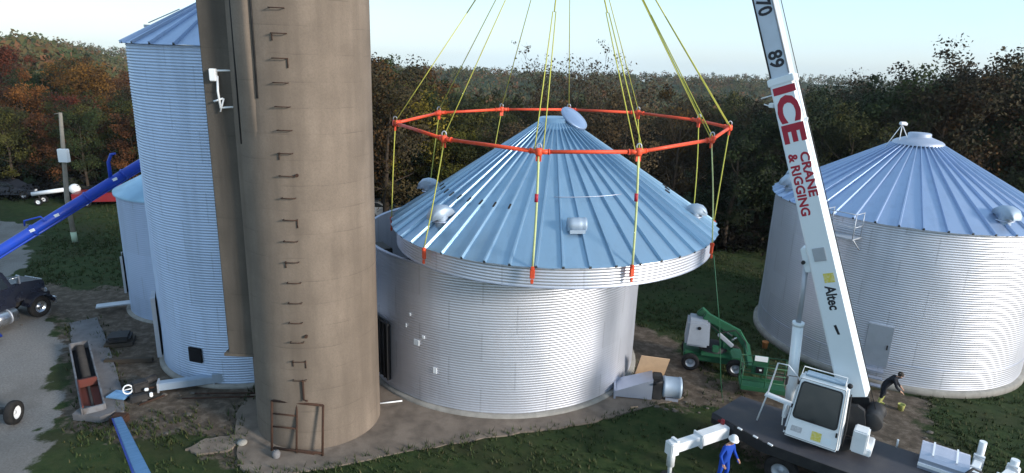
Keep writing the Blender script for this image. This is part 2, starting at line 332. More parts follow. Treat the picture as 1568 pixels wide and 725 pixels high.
# grass tufts over the yard, nobody could count them
def tufts(count, seed):
    r = np.random.default_rng(seed); x = r.uniform(-34, 34, count*3); y = r.uniform(15, 52, count*3)
    ok = (polydist(x, y, GRAVEL) < -.6) & (polydist(x, y, DIRT) < .3) & (polydist(x, y, DIRT2) < .2) & (polydist(x, y, DIRT3) < 0) & (polydist(x, y, APRON) < -.1)
    for cx, cy, rr in ((-.35, 27, 6.3), (18.7, 29.7, 6.1), (-11.25, 26.5, 4.2), (-6.82, 20.65, 2.3)): ok &= np.hypot(x-cx, y-cy) > rr
    ok &= r.random(len(x)) < np.clip(vnoise(x, y, .35, 8)*2.2-.5, .1, 1)
    x, y = x[ok][:count], y[ok][:count]; n = len(x); z = height(x, y)
    V = []; F = []
    for k in range(4):
        a = r.uniform(0, 2*PI, n); hgt = r.uniform(.05, .16, n); wd = r.uniform(.015, .04, n); ox = r.uniform(-.07, .07, n); oy = r.uniform(-.07, .07, n)
        lx = np.cos(a)*hgt*.6; ly = np.sin(a)*hgt*.6
        p0 = np.stack([x+ox-np.sin(a)*wd, y+oy+np.cos(a)*wd, z-.02], -1); p1 = np.stack([x+ox+np.sin(a)*wd, y+oy-np.cos(a)*wd, z-.02], -1); p2 = np.stack([x+ox+lx, y+oy+ly, z+hgt], -1)
        V.append(np.stack([p0, p1, p2], 1).reshape(-1, 3))
    V = np.concatenate(V); me = bpy.data.meshes.new('grass'); nT = len(V)//3
    me.vertices.add(len(V)); me.vertices.foreach_set('co', V.astype(np.float32).ravel()); me.loops.add(len(V)); me.loops.foreach_set('vertex_index', np.arange(len(V), dtype=np.int32))
    me.polygons.add(nT); me.polygons.foreach_set('loop_start', np.arange(0, len(V), 3, dtype=np.int32)); me.update(); return me
m, nt, b = nodes('grass_blades'); gi = N(nt, 'ShaderNodeNewGeometry')
nt.links.new(ramp(nt, gi.outputs['Random Per Island'], [(0, (.018, .034, .008)), (.6, (.032, .048, .015)), (.9, (.06, .062, .024)), (1, (.085, .07, .035))]), b.inputs['Base Color']); b.inputs['Roughness'].default_value = .8; b.inputs['Specular IOR Level'].default_value = .2
def weeds(poly, seed, per=26, amp=.18):
    r = random.Random(seed); out = []
    for k_ in range(len(poly)):
        a_, b_ = Vector(poly[k_]), Vector(poly[(k_+1) % len(poly)])
        for i in range(int((b_-a_).length*per)):
            if mnoise.noise(Vector((a_.lerp(b_, i/((b_-a_).length*per)).x*1.3, i*.05, seed))) < -.05: continue
            p_ = a_.lerp(b_, r.random()); out.append((p_.x+r.gauss(0, amp), p_.y+r.gauss(0, amp)))
    return out
me = tufts(34000, 5); me.materials.append(m)
WP = weeds(APRON, 2)+weeds(PADP, 3, 20)+weeds([(-14.2, 19), (-12, 19.2), (-10.5, 19.3), (-12, 20.3)], 5, 30, .4)
wb = MB()
for x_, y_ in WP:
    for q_ in range(4):
        a_ = random.uniform(0, 6.28); h_ = random.uniform(.06, .22); w_ = random.uniform(.012, .03); c_, s_ = math.cos(a_), math.sin(a_)
        wb.add([(x_-s_*w_, y_+c_*w_, -.02), (x_+s_*w_, y_-c_*w_, -.02), (x_+c_*h_*.7, y_+s_*h_*.7, h_+.03)], [(0, 1, 2)])
wo = wb.build('weeds', m, fix=False); wo['kind'] = 'stuff'; wo['label'] = 'weeds along the edges of the concrete'; wo['category'] = 'weeds'; o = link(bpy.data.objects.new('grass', me)); o['kind'] = 'stuff'; o['label'] = 'short dark grass of the farmyard'; o['category'] = 'grass'

# ------------------------------------------------------------------ trees
def leafmat(name, pal, cz=6.0, k=.62):
    m, nt, b = nodes(name)
    tc = N(nt, 'ShaderNodeTexCoord'); sb_ = N(nt, 'ShaderNodeVectorMath', operation='SUBTRACT'); ge = N(nt, 'ShaderNodeNewGeometry')
    if cz is not None:
        nt.links.new(tc.outputs['Object'], sb_.inputs[0]); sb_.inputs[1].default_value = (0, 0, cz*.75)
        vt = N(nt, 'ShaderNodeVectorTransform', vector_type='VECTOR', convert_from='OBJECT', convert_to='WORLD'); nt.links.new(sb_.outputs[0], vt.inputs[0])
        nm = N(nt, 'ShaderNodeVectorMath', operation='NORMALIZE'); nt.links.new(vt.outputs[0], nm.inputs[0]); outv = nm.outputs[0]
    else:
        cv = N(nt, 'ShaderNodeCombineXYZ'); cv.inputs[1].default_value = -.5; cv.inputs[2].default_value = .85; outv = cv.outputs[0]
    mv_ = N(nt, 'ShaderNodeMix', data_type='VECTOR'); mv_.inputs[0].default_value = k; nt.links.new(ge.outputs['Normal'], mv_.inputs[4]); nt.links.new(outv, mv_.inputs[5])
    n2_ = N(nt, 'ShaderNodeVectorMath', operation='NORMALIZE'); nt.links.new(mv_.outputs[1], n2_.inputs[0]); nt.links.new(n2_.outputs[0], b.inputs['Normal'])
    at = N(nt, 'ShaderNodeAttribute', attribute_name='tone'); oi = N(nt, 'ShaderNodeObjectInfo')
    c = ramp(nt, at.outputs['Fac'], [(i/(len(pal)-1), p) for i, p in enumerate(pal)])
    hs = N(nt, 'ShaderNodeHueSaturation'); nt.links.new(c, hs.inputs['Color'])
    mr = N(nt, 'ShaderNodeMapRange'); nt.links.new(oi.outputs['Random'], mr.inputs[0]); mr.inputs[3].default_value = .484; mr.inputs[4].default_value = .514; nt.links.new(mr.outputs[0], hs.inputs['Hue'])
    mv = N(nt, 'ShaderNodeMapRange'); nt.links.new(oi.outputs['Random'], mv.inputs[0]); mv.inputs[3].default_value = 1.12; mv.inputs[4].default_value = .6; nt.links.new(mv.outputs[0], hs.inputs['Value'])
    nt.links.new(hs.outputs[0], b.inputs['Base Color']); b.inputs['Roughness'].default_value = .75; b.inputs['Specular IOR Level'].default_value = .2
    return m
PAL = dict(
    dark=[(.012, .018, .006), (.024, .038, .010), (.040, .055, .014)], olive=[(.022, .025, .006), (.045, .048, .010), (.080, .076, .016)],
    rust=[(.040, .018, .007), (.085, .036, .010), (.14, .060, .016)], orange=[(.06, .027, .007), (.115, .052, .011), (.18, .085, .016)],
    yellow=[(.07, .058, .008), (.14, .115, .012), (.22, .18, .020)], brown=[(.030, .021, .009), (.055, .038, .015), (.085, .060, .024)], red=[(.035, .009, .007), (.075, .017, .010), (.13, .026, .014)])
LM = {k: leafmat('leaves_'+k, v) for k, v in PAL.items()}
BARK = paint('bark', (.055, .042, .032), .95, 0, .4, 5, .1)
def leafmesh(centers, radii, per, size, tones, r, name):
    """small irregular leaf clumps scattered around every centre"""
    n = len(centers)*per; c = np.repeat(centers, per, 0); rad = np.repeat(radii, per)
    d = r.normal(size=(n, 3)); d /= np.linalg.norm(d, axis=1)[:, None]; p = c+d*(rad*r.random(n)**.45)[:, None]*np.array([1, 1, .75])
    a = r.normal(size=(n, 3)); a /= np.linalg.norm(a, axis=1)[:, None]; b_ = np.cross(a, r.normal(size=(n, 3))); b_ /= np.linalg.norm(b_, axis=1)[:, None]
    s = (size*r.uniform(.5, 1.3, n))[:, None]; k = r.uniform(.35, .8, n)[:, None]
    V = np.stack([p-a*s, p+b_*s*k, p+a*s, p-b_*s*k*.8], 1).reshape(-1, 3)
    me = bpy.data.meshes.new(name); me.vertices.add(n*4); me.vertices.foreach_set('co', V.astype(np.float32).ravel()); me.loops.add(n*4); me.loops.foreach_set('vertex_index', np.arange(n*4, dtype=np.int32))
    me.polygons.add(n); me.polygons.foreach_set('loop_start', np.arange(0, n*4, 4, dtype=np.int32)); me.update()
    tn = np.clip(np.repeat(tones, per)+r.normal(size=n)*.10, 0, 1); ta = me.attributes.new('tone', 'FLOAT', 'FACE'); ta.data.foreach_set('value', tn.astype(np.float32)); return me
def tree_proto(seed, kind, H, W, dens=1.0, low=.12, bare=False):
    r = np.random.default_rng(seed); rr = random.Random(seed)
    tb = MB(); trunk = [Vector((0, 0, -.6)), Vector((rr.uniform(-.1, .1), rr.uniform(-.1, .1), H*.25)), Vector((rr.uniform(-.3, .3), rr.uniform(-.3, .3), H*.55)), Vector((rr.uniform(-.5, .5), rr.uniform(-.5, .5), H*.86))]
    tb.tube(trunk, [.024*H, .018*H, .012*H, .003*H], 8); cs = []
    nl = 17 if not bare else 26
    for i in range(nl):
        t = low+.12+(.86-low)*i/nl*.9; seg = min(2, int(t*3/.95)); p = Vector((0, 0, H*t)); p.x = trunk[2].x*min(1, t/.55); p.y = trunk[2].y*min(1, t/.55)
        az = i*2.4+rr.uniform(-.4, .4); L = W*(1-.55*max(0, (t-.35)/.65)**1.4)*rr.uniform(.65, 1.1); rise = L*rr.uniform(.25, .8)+(H*.1 if t > .6 else 0)
        e = p+Vector((math.cos(az)*L, math.sin(az)*L, rise)); mid = p.lerp(e, .5)+Vector((0, 0, -.1*L)); rad = .007*H*(1.15-t)
        tb.tube([p, mid, e], [rad, rad*.7, rad*.25], 5, False)
        for k in range(4 if not bare else 7):
            q0 = p.lerp(e, rr.uniform(.35, 1)); q1 = q0+Vector((rr.uniform(-1, 1), rr.uniform(-1, 1), rr.uniform(.1, 1.2)))*L*.33; tb.tube([q0, q1], [rad*.35, rad*.12], 4, False)
            cs.append(q1)
            if bare:
                for z in range(3): q2 = q1+Vector((rr.uniform(-1, 1), rr.uniform(-1, 1), rr.uniform(0, 1.2)))*L*.18; tb.tube([q1, q2], [rad*.13, rad*.06], 3, False)
        cs.append(e)
        if not bare: cs.append(p.lerp(e, .55)+Vector((0, 0, .3)))
    cs.append(Vector((trunk[3].x, trunk[3].y, H*.95)))
    for k in range(0 if bare else int(9*dens)):
        a = rr.uniform(0, 2*PI); q = W*rr.uniform(.3, .95); cs.append(Vector((math.cos(a)*q, math.sin(a)*q, H*rr.uniform(low, .5))))
    C = np.array([list(c) for c in cs]); n = len(C)
    if bare: me = leafmesh(C, r.uniform(.3, .7, n), 7, .10, r.random(n), r, 'crown')
    else: me = leafmesh(C, r.uniform(.55, 1.15, n)*W/3.2, int(95*dens), .115, np.clip(r.normal(.5, .36, n), 0, 1), r, 'crown')
    me.materials.append(LM[kind])
    t = link(bpy.data.objects.new({'bare': 'bare_tree'}.get(kind, 'autumn_tree' if kind in ('rust', 'orange', 'yellow', 'red', 'brown') else 'leafy_tree'), None)); t.empty_display_size = .3
    tr = tb.build('trunk', BARK, t, fix=False); cr = link(bpy.data.objects.new('crown', me)); cr.parent = t
    return [t, tr, cr, H, False]
PROT = {}
sd_ = 100
for kind in PAL:
    for v in range(2):
        sd_ += 1; PROT.setdefault(kind, []).append(tree_proto(sd_, kind, 10+v*1.5, 3.3+.5*v, 1.0, .1))
PROT['bare'] = [tree_proto(300+i, 'brown', 10.5, 3.4, 1, .15, True) for i in range(2)]
WORDS = dict(dark='dark green tree', olive='olive green tree', rust='rust brown tree', orange='orange autumn tree', yellow='yellow autumn tree', brown='dull brown tree', red='dark red autumn tree', bare='nearly bare tree')
SEEN = {}
SPOTS = [(25, 'at the very left edge'), (60, 'above the dark sedan'), (90, 'left of the utility pole'), (125, 'behind the utility pole'), (160, 'above the red pickup'), (200, 'against the tall left bin'), (330, 'behind the tall bin'), (570, 'hidden behind the silo'), (600, 'touching the right side of the silo'), (640, 'at the left end of the orange ring'), (690, 'between the two left slings'), (740, 'above the left roof slope'),
         (790, 'below the back of the ring, left'), (840, 'just left of the roof peak'), (890, 'directly behind the roof peak'), (940, 'just right of the roof peak'), (990, 'behind the front right sling'), (1040, 'above the right roof slope'), (1090, 'at the right slings'), (1130, 'at the right end of the ring'), (1180, 'left of the crane boom'), (1240, 'behind the crane boom'), (1290, 'just right of the crane boom'),
         (1350, 'left of the floodlight'), (1400, 'behind the right bin floodlight'), (1450, 'behind the right bin peak'), (1500, 'above the right bin roof'), (1545, 'near the right edge'), (9999, 'at the very right edge')]
def place_tree(kind, x, y, h, where, s=1.0):
    P = random.choice(PROT[kind]); t0, tr0, cr0, H0, used = P
    if not used: t, tr, cr = t0, tr0, cr0; P[4] = True
    else:
        t = t0.copy(); link(t); tr = tr0.copy(); link(tr); tr.parent = t; cr = cr0.copy(); link(cr); cr.parent = t
    z = float(height(x, y)); t.location = (x, y, z-.05); t.rotation_euler = (0, 0, random.uniform(0, 6.28)); k = h/H0
    t.scale = (k*s*random.uniform(.9, 1.15), k*s*random.uniform(.9, 1.15), k)
    if kind == 'bare': t.name = 'bare_tree'
    pxx = 784+970*x/(y*.962+.27*(13-z-h*.6))
    spot = [w_ for e_, w_ in SPOTS if pxx < e_][0]; dist = 'front row' if y < 49.5 or (x < -20 and y < 57) else ('second row' if y < 56 or (x < -20 and y < 64) else ('middle of the wood' if y < 72 else 'far row'))
    SEEN.setdefault((kind, spot, dist), []).append((pxx, t))
    t['label'] = WORDS[kind]+', '+dist+', '+spot; t['category'] = 'tree'; t['group'] = WORDS[kind]+'s in the '+dist+' '+spot
def pick(w): return random.choices(list(w), list(w.values()))[0]
def topalt(u):   # altitude of the nearest tree tops over the bearing x/y
    pts = [(-1.2, 7.5), (-.8, 7.0), (-.6, 7.2), (-.3, 9), (-.22, 11.6), (-.15, 10.6), (-.08, 8.6), (0, 8.2), (.1, 9.2), (.25, 9.2), (.4, 9.8), (.55, 11.0), (.66, 11.6), (.74, 12.9), (1.1, 12.6)]
    return float(np.interp(u, [p[0] for p in pts], [p[1] for p in pts]))
WL = {'brown': 3, 'rust': 4, 'dark': 2, 'olive': 4, 'orange': 1.2, 'bare': .8, 'red': .5}; WC = {'brown': 4, 'dark': 2, 'olive': 5, 'yellow': 1.2, 'rust': 1.5, 'bare': 2}; WR = {'dark': 5, 'olive': 5, 'brown': 3, 'rust': .8, 'bare': .8}
trees = []
def region(u):
    if u < -.5: return WL, 'on the left hillside beyond the parked cars'
    if u < -.1: return {'rust': 2, 'brown': 4, 'dark': 4, 'olive': 3, 'orange': .5}, 'in the wood behind the concrete silo'
    if u < .42: return WC, 'in the wood behind the lifted roof'
    return WR, 'in the wood behind the right bin'
for row, (dy, step) in enumerate([(0, 3.6), (4.5, 4.2), (10, 5), (17, 6), (26, 7.5), (38, 9.5), (54, 13)]):
    x = -62-row*8
    while x < 60+row*8:
        yb = 53 if x < -20 else (50 if x < 0 else 45.5)
        y = yb+dy+random.uniform(-1.5, 1.5); u = x/y
        if -1.05 < u < 1.02:
            w, where = region(u); top = topalt(u)-row*.35+random.uniform(-1.5, 1.0)
            if u < -.5: top = min(11.6, topalt(u)+row*.7)+random.uniform(-.9, .4)-max(0, (u+.76))*20*(row/6)
            gz = float(height(x, y)); h = max(5, min(16, top-gz)); trees.append((x, y, h, w, where))
        x += step*random.uniform(.8, 1.2)
for x, y, h, w, where in trees: place_tree(pick(w), x, y, h, where)
for k, x, y, h in [('yellow', -7.2, 49, 9.0), ('yellow', -4.6, 47.5, 7.2), ('olive', -2.5, 47, 7), ('rust', -11.2, 47.5, 12.0), ('brown', -9.6, 46.5, 10.5), ('bare', 5.0, 56, 11.8), ('bare', 8.5, 52, 10.4), ('bare', 7.4, 58, 12.2), ('orange', 14, 52, 9.2), ('bare', 2.2, 60, 12.0),
                   ('yellow', -12.0, 54.5, 3.4), ('orange', -44, 66, 10.2), ('orange', -47.5, 69, 10.2), ('red', -40, 58, 8), ('red', -59, 74, 11.3), ('rust', 31.5, 46, 11.8), ('dark', 35.5, 45, 12.8), ('dark', 38.5, 44, 13.2)]:
    place_tree(k, x, y, h, 'at the near edge of the wood' if y < 60 else 'high on the left hillside')

ORD = ['leftmost', 'second', 'third', 'fourth', 'fifth', 'sixth', 'seventh', 'eighth', 'ninth', 'tenth']
for key, lst in SEEN.items():
    if len(lst) > 1:
        for i, (px_, t) in enumerate(sorted(lst, key=lambda q: q[0])): t['label'] += ', '+('left one' if len(lst) == 2 and i == 0 else 'right one' if len(lst) == 2 else ORD[min(i, 9)]+(' from left' if i else ''))
for lst in PROT.values():
    for P in lst:
        if not P[4]:
            for q in P[:3]: bpy.data.objects.remove(q)
# far-off wooded hills as one mass
def far_wood():
    r = np.random.default_rng(11); n = 5200; u = r.uniform(-1.1, 1.1, n); y = 100+(r.random(n)**1.3)*620; x = u*y
    keep = np.ones(n, bool); x, y = x[keep], y[keep]; z = height(x, y); n = len(x); k = 7
    top = r.uniform(5, 10.5, n)
    cx = np.repeat(x, k)+r.normal(size=n*k)*2.2; cy = np.repeat(y, k)+r.normal(size=n*k)*2.2; cz = np.repeat(z, k)+np.repeat(top, k)*r.uniform(.25, .95, n*k)
    C = np.stack([cx, cy, cz], -1); tone = np.repeat(r.random(n), k)
    return leafmesh(C, np.full(n*k, 2.4), 13, .75, tone, r, 'far_wood')
me = far_wood(); fm = leafmat('far_leaves', [(.028, .038, .016), (.048, .056, .022), (.04, .058, .024), (.085, .07, .026), (.058, .064, .026), (.12, .062, .026), (.034, .05, .02)], None, .5); me.materials.append(fm)
o = link(bpy.data.objects.new('far_wood', me)); o['kind'] = 'stuff'; o['label'] = 'far wooded hills in autumn colours'; o['category'] = 'wood'
# undergrowth along the foot of the wood
r = np.random.default_rng(4); n = 900; x = r.uniform(-60, 50, n); y = np.where(x < -20, 51.5, np.where(x < 0, 47.5, 43.2))+r.normal(size=n)*1.0+r.random(n)*4; C = np.stack([x, y, height(x, y)+r.random(n)**2*2.0], -1)
me = leafmesh(C, np.full(n, .8), 45, .14, r.random(n)*.8, r, 'undergrowth'); me.materials.append(LM['brown']); me2 = me
o = link(bpy.data.objects.new('undergrowth', me)); o['kind'] = 'stuff'; o['label'] = 'dark undergrowth along the foot of the wood'; o['category'] = 'undergrowth'

# ------------------------------------------------------------------ grain bins
def cone_mesh(Rr, z0, za, rt_, n, over=.09):
    """ribbed steel roof: n flat panels, each with a raised rib along its edge; local coordinates"""
    mb = MB(); k = (za-z0)/Rr; z = lambda r_: za-k*r_
    for i in range(n):
        a0, a1 = 2*PI*i/n, 2*PI*(i+1)/n; e = over
        P = lambda a, r_, dz=0: Vector((r_*math.cos(a), r_*math.sin(a), z(r_)+dz)); steps = 6
        rs = [rt_+(Rr+e-rt_)*j/steps for j in range(steps+1)]
        am = (a0+a1)/2; vs = []
        for r_ in rs: vs += [P(a0, r_), P(am, r_, .012*math.sin(r_*9+i*2.1)), P(a1, r_)]
        fs = []
        for j in range(steps): fs += [(j*3, (j+1)*3, (j+1)*3+1, j*3+1), (j*3+1, (j+1)*3+1, (j+1)*3+2, j*3+2)]
        mb.add(vs, fs)
        rd = Vector((math.cos(a0), math.sin(a0), 0)); td = Vector((-math.sin(a0), math.cos(a0), 0)); nrm = Vector((k*rd.x, k*rd.y, 1)).normalized()
        A = P(a0, rt_); B = P(a0, Rr+e); wA, wB, h = .024, .042, .095
        v = [A-td*wA*1.3, A+td*wA*1.3, A+td*wA*.7+nrm*h, A-td*wA*.7+nrm*h, B-td*wB*1.3, B+td*wB*1.3, B+td*wB*.7+nrm*h, B-td*wB*.7+nrm*h]
        mb.add(v, [(0, 3, 7, 4), (3, 2, 6, 7), (2, 1, 5, 6), (4, 7, 6, 5)])
    return mb, z
def ribend(mb, Rr, z0, za, n, over=.09):
    mb.cur = 1; k = (za-z0)/Rr
    for i in range(n):
        a = 2*PI*i/n; c = Vector(((Rr+over+.012)*math.cos(a), (Rr+over+.012)*math.sin(a), za-k*(Rr+over)+.03)); mb.box(c, (.03, .075, .085), Matrix.Rotation(a, 3, 'Z'))
    return mb
def vent(parent, ax, az_, Rr, z0, za, kind='hood', s=1.0, ofs=0):
    """roof vent standing on the slope at bearing az_ and radius ax (local to the bin)"""
    k = (za-z0)/Rr; p = Vector((ax*math.cos(az_), ax*math.sin(az_), za-k*ax)); M = Matrix.Rotation(az_, 3, 'Z')
    mb = MB()
    if kind == 'hood':      # short neck with a long rounded rain hood over it
        mb.lathe([(.24*s, -.15), (.24*s, .32*s)], 20, p, M)
        prof = [(-.42, 0), (-.42, .16), (-.36, .30), (-.2, .40), (.05, .44), (.3, .38), (.46, .22), (.52, .02), (.52, -.06)]
        vs = []; ws = [.14, .25, .30, .31, .31, .29, .25, .2, .2]; hz = .22*s
        for (x, z), w in zip(prof, ws):
            for t in np.linspace(-1, 1, 7): vs.append(M @ Vector((x*s, w*s*t, (z-abs(t)**2.5*.10*(z > .05))*s+hz))+p)
        fs = [(i*7+j, i*7+j+1, (i+1)*7+j+1, (i+1)*7+j) for i in range(len(prof)-1) for j in range(6)]
        fs += [[i*7 for i in range(len(prof))][::-1], [i*7+6 for i in range(len(prof))]]
        mb.add(vs, fs, True)
    elif kind == 'pipe':    # short round stub lying across the slope with an open dark end
        c = p+Vector((0, 0, .24)); T = Matrix.Rotation(az_, 3, 'Z') @ Matrix.Rotation(PI/2, 3, 'X')
        mb.lathe([(.16, -.30), (.22, -.30), (.235, -.26), (.22, -.2), (.22, -.1), (.235, -.06), (.22, 0), (.235, .1), (.22, .16), (.22, .3), (.001, .3)], 24, c, T); mb.box(p+Vector((0, 0, .04)), (.4, .5, .12), M)
    o = mb.build('roof_vent', MT['vent'], parent)
    if kind == 'pipe':
        MB().lathe([(.001, -.22), (.2, -.22)], 20, c, T).build('vent_opening', MT['hole'], o)
    else:
        MB().lathe([(.001, .0), (.34*s, .0), (.34*s, .03), (.26*s, .05)], 20, p+Vector((0, 0, .04)), M).build('base_flange', MT['sheet'], o)
    return o
def dent(o, amp=.014, seed=0):
    me = o.data; n = len(me.vertices); c = np.empty(n*3, np.float32); me.vertices.foreach_get('co', c); c = c.reshape(-1, 3)
    a = np.arctan2(c[:, 1], c[:, 0]); rr_ = np.hypot(c[:, 0], c[:, 1]); d = np.zeros(n)
    q = np.random.default_rng(seed)
    for k in range(16): d += np.cos(a*q.integers(3, 26)+q.uniform(0, 6.28))*np.cos(c[:, 2]*q.uniform(.3, 3.2)+q.uniform(0, 6.28))
    f = 1+d*amp/4/np.maximum(rr_, .1); c[:, 0] *= f; c[:, 1] *= f; me.vertices.foreach_set('co', c.ravel()); me.update(); return o
def bolt_bands(Rr, z0, z1, step=1.12):
    mb = MB(); z = z0+step
    while z < z1-.2: mb.lathe([(Rr+.014, z-.022), (Rr+.021, z-.018), (Rr+.021, z+.018), (Rr+.014, z+.022)], 96); z += step
    return mb
def stiffeners(Rr, z0, z1, n):
    mb = MB()
    for i in range(n): a = 2*PI*(i+.37)/n; mb.box((( Rr+.03)*math.cos(a), (Rr+.03)*math.sin(a), (z0+z1)/2), (.04, .07, z1-z0), Matrix.Rotation(a, 3, 'Z'))
    return mb
def footing(parent, Rr, h=.22, name='footing'):
    MB().lathe([(Rr-.3, -.1), (Rr+.20, -.1), (Rr+.20, h-.06), (Rr+.14, h), (Rr-.3, h)], 72).build(name, MT['foot'], parent)

# centre bin, roof off
cb_ = thing('grain_bin', 'roofless corrugated steel grain bin standing directly under the lifted roof', 'grain bin', (-.35, 27.0, 0)); RC, HC = 6.0, 5.7
mb = MB(); mb.lathe(corr(.16, HC, RC), 144); mb.lathe([(RC-.04, HC), (RC-.04, .16)], 96); dent(mb.build('wall', MT['wall'], cb_, fix=False), .014, 1)
MB().lathe([(RC-.06, HC-.01), (RC-.06, HC+.05), (RC+.05, HC+.05), (RC+.05, HC-.03)], 96).build('top_angle', MT['sheet'], cb_)
bolt_bands(RC, -.1, 1.2).build('seam_band', MT['sheet'], cb_); footing(cb_, RC, .14)
MB().lathe([(.01, .1), (RC-.05, .1)], 48).build('floor', MT['pad'], cb_)
dr = MB()
for a in (-141,):
    a = R(a); M = Matrix.Rotation(a, 3, 'Z'); dr.box(((RC+.05)*math.cos(a), (RC+.05)*math.sin(a), 1.65), (.12, 1.3, 2.4), M, .02)
d_ = dr.build('door', MT['hole'], cb_); fr = MB()
for j in range(5): o_ = (j-2)*.3; fr.box(((RC+.12)*math.cos(a)-math.sin(a)*o_, (RC+.12)*math.sin(a)+math.cos(a)*o_, 1.65), (.05, .06, 2.4), M)
fr.box(((RC+.12)*math.cos(a), (RC+.12)*math.sin(a), 2.87), (.06, 1.4, .08), M); fr.build('door_frame', MT['black'], d_)
for az, z, w, h in ((-121, 2.54, .26, .24), (-113, 1.60, .16, .24), (-118, 2.84, .12, .12), (-124, 3.6, .1, .12), (-126, 3.1, .08, .16)):
    a = R(az); MB().box(((RC+.02)*math.cos(a), (RC+.02)*math.sin(a), z), (.03, w, h), Matrix.Rotation(a, 3, 'Z'), .008).build('patch_plate', MT['white'], cb_)
a = R(-148); MB().box(((RC-.35)*math.cos(a), (RC-.35)*math.sin(a), HC-.35), (.5, 1.1, .6), Matrix.Rotation(a, 3, 'Z'), .03).build('inner_hatch', MT['black'], cb_)

# right bin
rb = thing('grain_bin', 'corrugated steel grain bin with a blue-grey ribbed roof behind the white crane boom', 'grain bin', (18.7, 29.7, 0)); RR, HR, ZA = 5.75, 7.0, 10.3
mb = MB(); mb.lathe(corr(.2, HR, RR), 144); dent(mb.build('wall', MT['wall'], rb, fix=False), .014, 2); bolt_bands(RR, .0, 1.4).build('seam_band', MT['sheet'], rb); footing(rb, RR, .24)
mb, zf = cone_mesh(RR+.08, HR+.06, ZA, .62, 44); rf = ribend(mb, RR+.08, HR+.06, ZA, 44).build('roof', [MT['roofb'], MT['black']], rb)
MB().lathe([(1.08, 9.78), (1.05, 9.88), (.95, 9.95), (.55, 10.10), (.48, 10.14), (.48, 10.26), (.42, 10.30), (.001, 10.32)], 32).build('peak_cap', MT['sheet'], rf)
vent(rb, 5.3, R(174), RR+.08, HR+.06, ZA, 'hood', 1.1); vent(rb, 4.9, R(160), RR+.08, HR+.06, ZA, 'hood', 1.0); vent(rb, 5.2, R(-81), RR+.08, HR+.06, ZA, 'hood', 1.0)
a = R(-121.5); M = Matrix.Rotation(a, 3, 'Z'); d_ = MB().box(((RR+.04)*math.cos(a), (RR+.04)*math.sin(a), 1.8), (.1, .95, 1.85), M, .02).build('door', MT['grey_metal'], rb)
MB().box(((RR+.12)*math.cos(a)-math.sin(a)*.35, (RR+.12)*math.sin(a)+math.cos(a)*.35, 1.8), (.05, .05, .2), M).build('handle', MT['black'], d_)
st = MB()
for k in range(3): st.box(((RR+.2+.22*k)*math.cos(a), (RR+.2+.22*k)*math.sin(a), .72-.24*k), (.26, .8, .05), M)
st.build('step', MT['sheet'], rb)
a = R(-141); M = Matrix.Rotation(a, 3, 'Z'); pf = MB(); pc = lambda r_, t, z: (r_*math.cos(a)-t*math.sin(a), r_*math.sin(a)+t*math.cos(a), z)
pf.box(pc(RR+.55, 0, 6.3), (.8, 1.3, .05), M)
for t in (-.62, .62):
    for r_ in (RR+.2, RR+.92): pf.tube([pc(r_, t, 6.3), pc(r_, t, 7.35)], .022, 6)
    for z in (6.8, 7.35): pf.tube([pc(RR+.15, t, z), pc(RR+.92, t, z)], .02, 6)
    pf.tube([pc(RR+.85, t, 6.28), pc(RR+.02, t, 5.7)], .025, 6)
for z in (6.8, 7.35): pf.tube([pc(RR+.92, -.62, z), pc(RR+.92, .62, z)], .02, 6)
pf.build('eave_platform', MT['grey_metal'], rb)
lt = thing('floodlight', 'small white floodlight on a tripod beside the peak of the right bin roof', 'light', (17.75, 29.6, 9.8))
MB().tube([(0, 0, 0), (.05, .1, .85)], .02, 6).tube([(.5, -.1, -.1), (.05, .1, .85)], .02, 6).tube([(-.55, .3, -.45), (.05, .1, .85)], .018, 6).build('tripod', MT['white'], lt)
MB().box((.05, .06, .9), (.28, .18, .15), None, .03).box((.2, .06, .87), (.12, .1, .12), None, .02).build('lamp_head', MT['white'], lt)

# tall left bin
lb = thing('grain_bin', 'tall pale blue corrugated steel grain bin to the left of the concrete silo', 'grain bin', (-11.25, 26.5, 0)); RL, HL = 3.95, 13.0
dent(MB().lathe(corr(.1, HL, RL, .105, .0155), 128).build('wall', MT['wall_blue'], lb, fix=False), .014, 3); footing(lb, RL, .1)
mb, _ = cone_mesh(RL+.07, HL+.05, 15.3, .5, 26); rf = ribend(mb, RL+.07, HL+.05, 15.3, 26).build('roof', [MT['roofb'], MT['black']], lb)
MB().lathe([(.7, 14.9), (.6, 15.1), (.4, 15.2), (.001, 15.3)], 24).build('peak_cap', MT['sheet'], rf)
pr = MB().tube([(-3.0, -1.0, 13.78), (-1.6, -1.3, 14.3)], .02, 6).box((-3.1, -.9, 13.66), (.25, .12, .1)); pr.build('roof_handrail', MT['grey_metal'], rf)
a = R(-105.5); M = Matrix.Rotation(a, 3, 'Z'); MB().box(((RL+.03)*math.cos(a), (RL+.03)*math.sin(a), 1.25), (.08, .62, .62), M, .02).build('hatch', MT['hole'], lb)
# open access door of the tall bin seen edge-on at its left side
a = R(-153); M = Matrix.Rotation(a, 3, 'Z'); f_ = MB(); pc = lambda r_, t, z: (r_*math.cos(a)-t*math.sin(a), r_*math.sin(a)+t*math.cos(a), z)
f_.box(pc(RL+.06, 0, 1.6), (.1, .9, 2.5), M, .02); d_ = f_.build('door', MT['hole'], lb)
f_ = MB(); f_.box(pc(RL+.14, .47, 1.6), (.16, .09, 2.6), M).box(pc(RL+.14, -.47, 1.6), (.16, .09, 2.6), M).box(pc(RL+.14, 0, 2.9), (.16, 1.0, .08), M); f_.build('door_frame', MT['grey_metal'], d_)

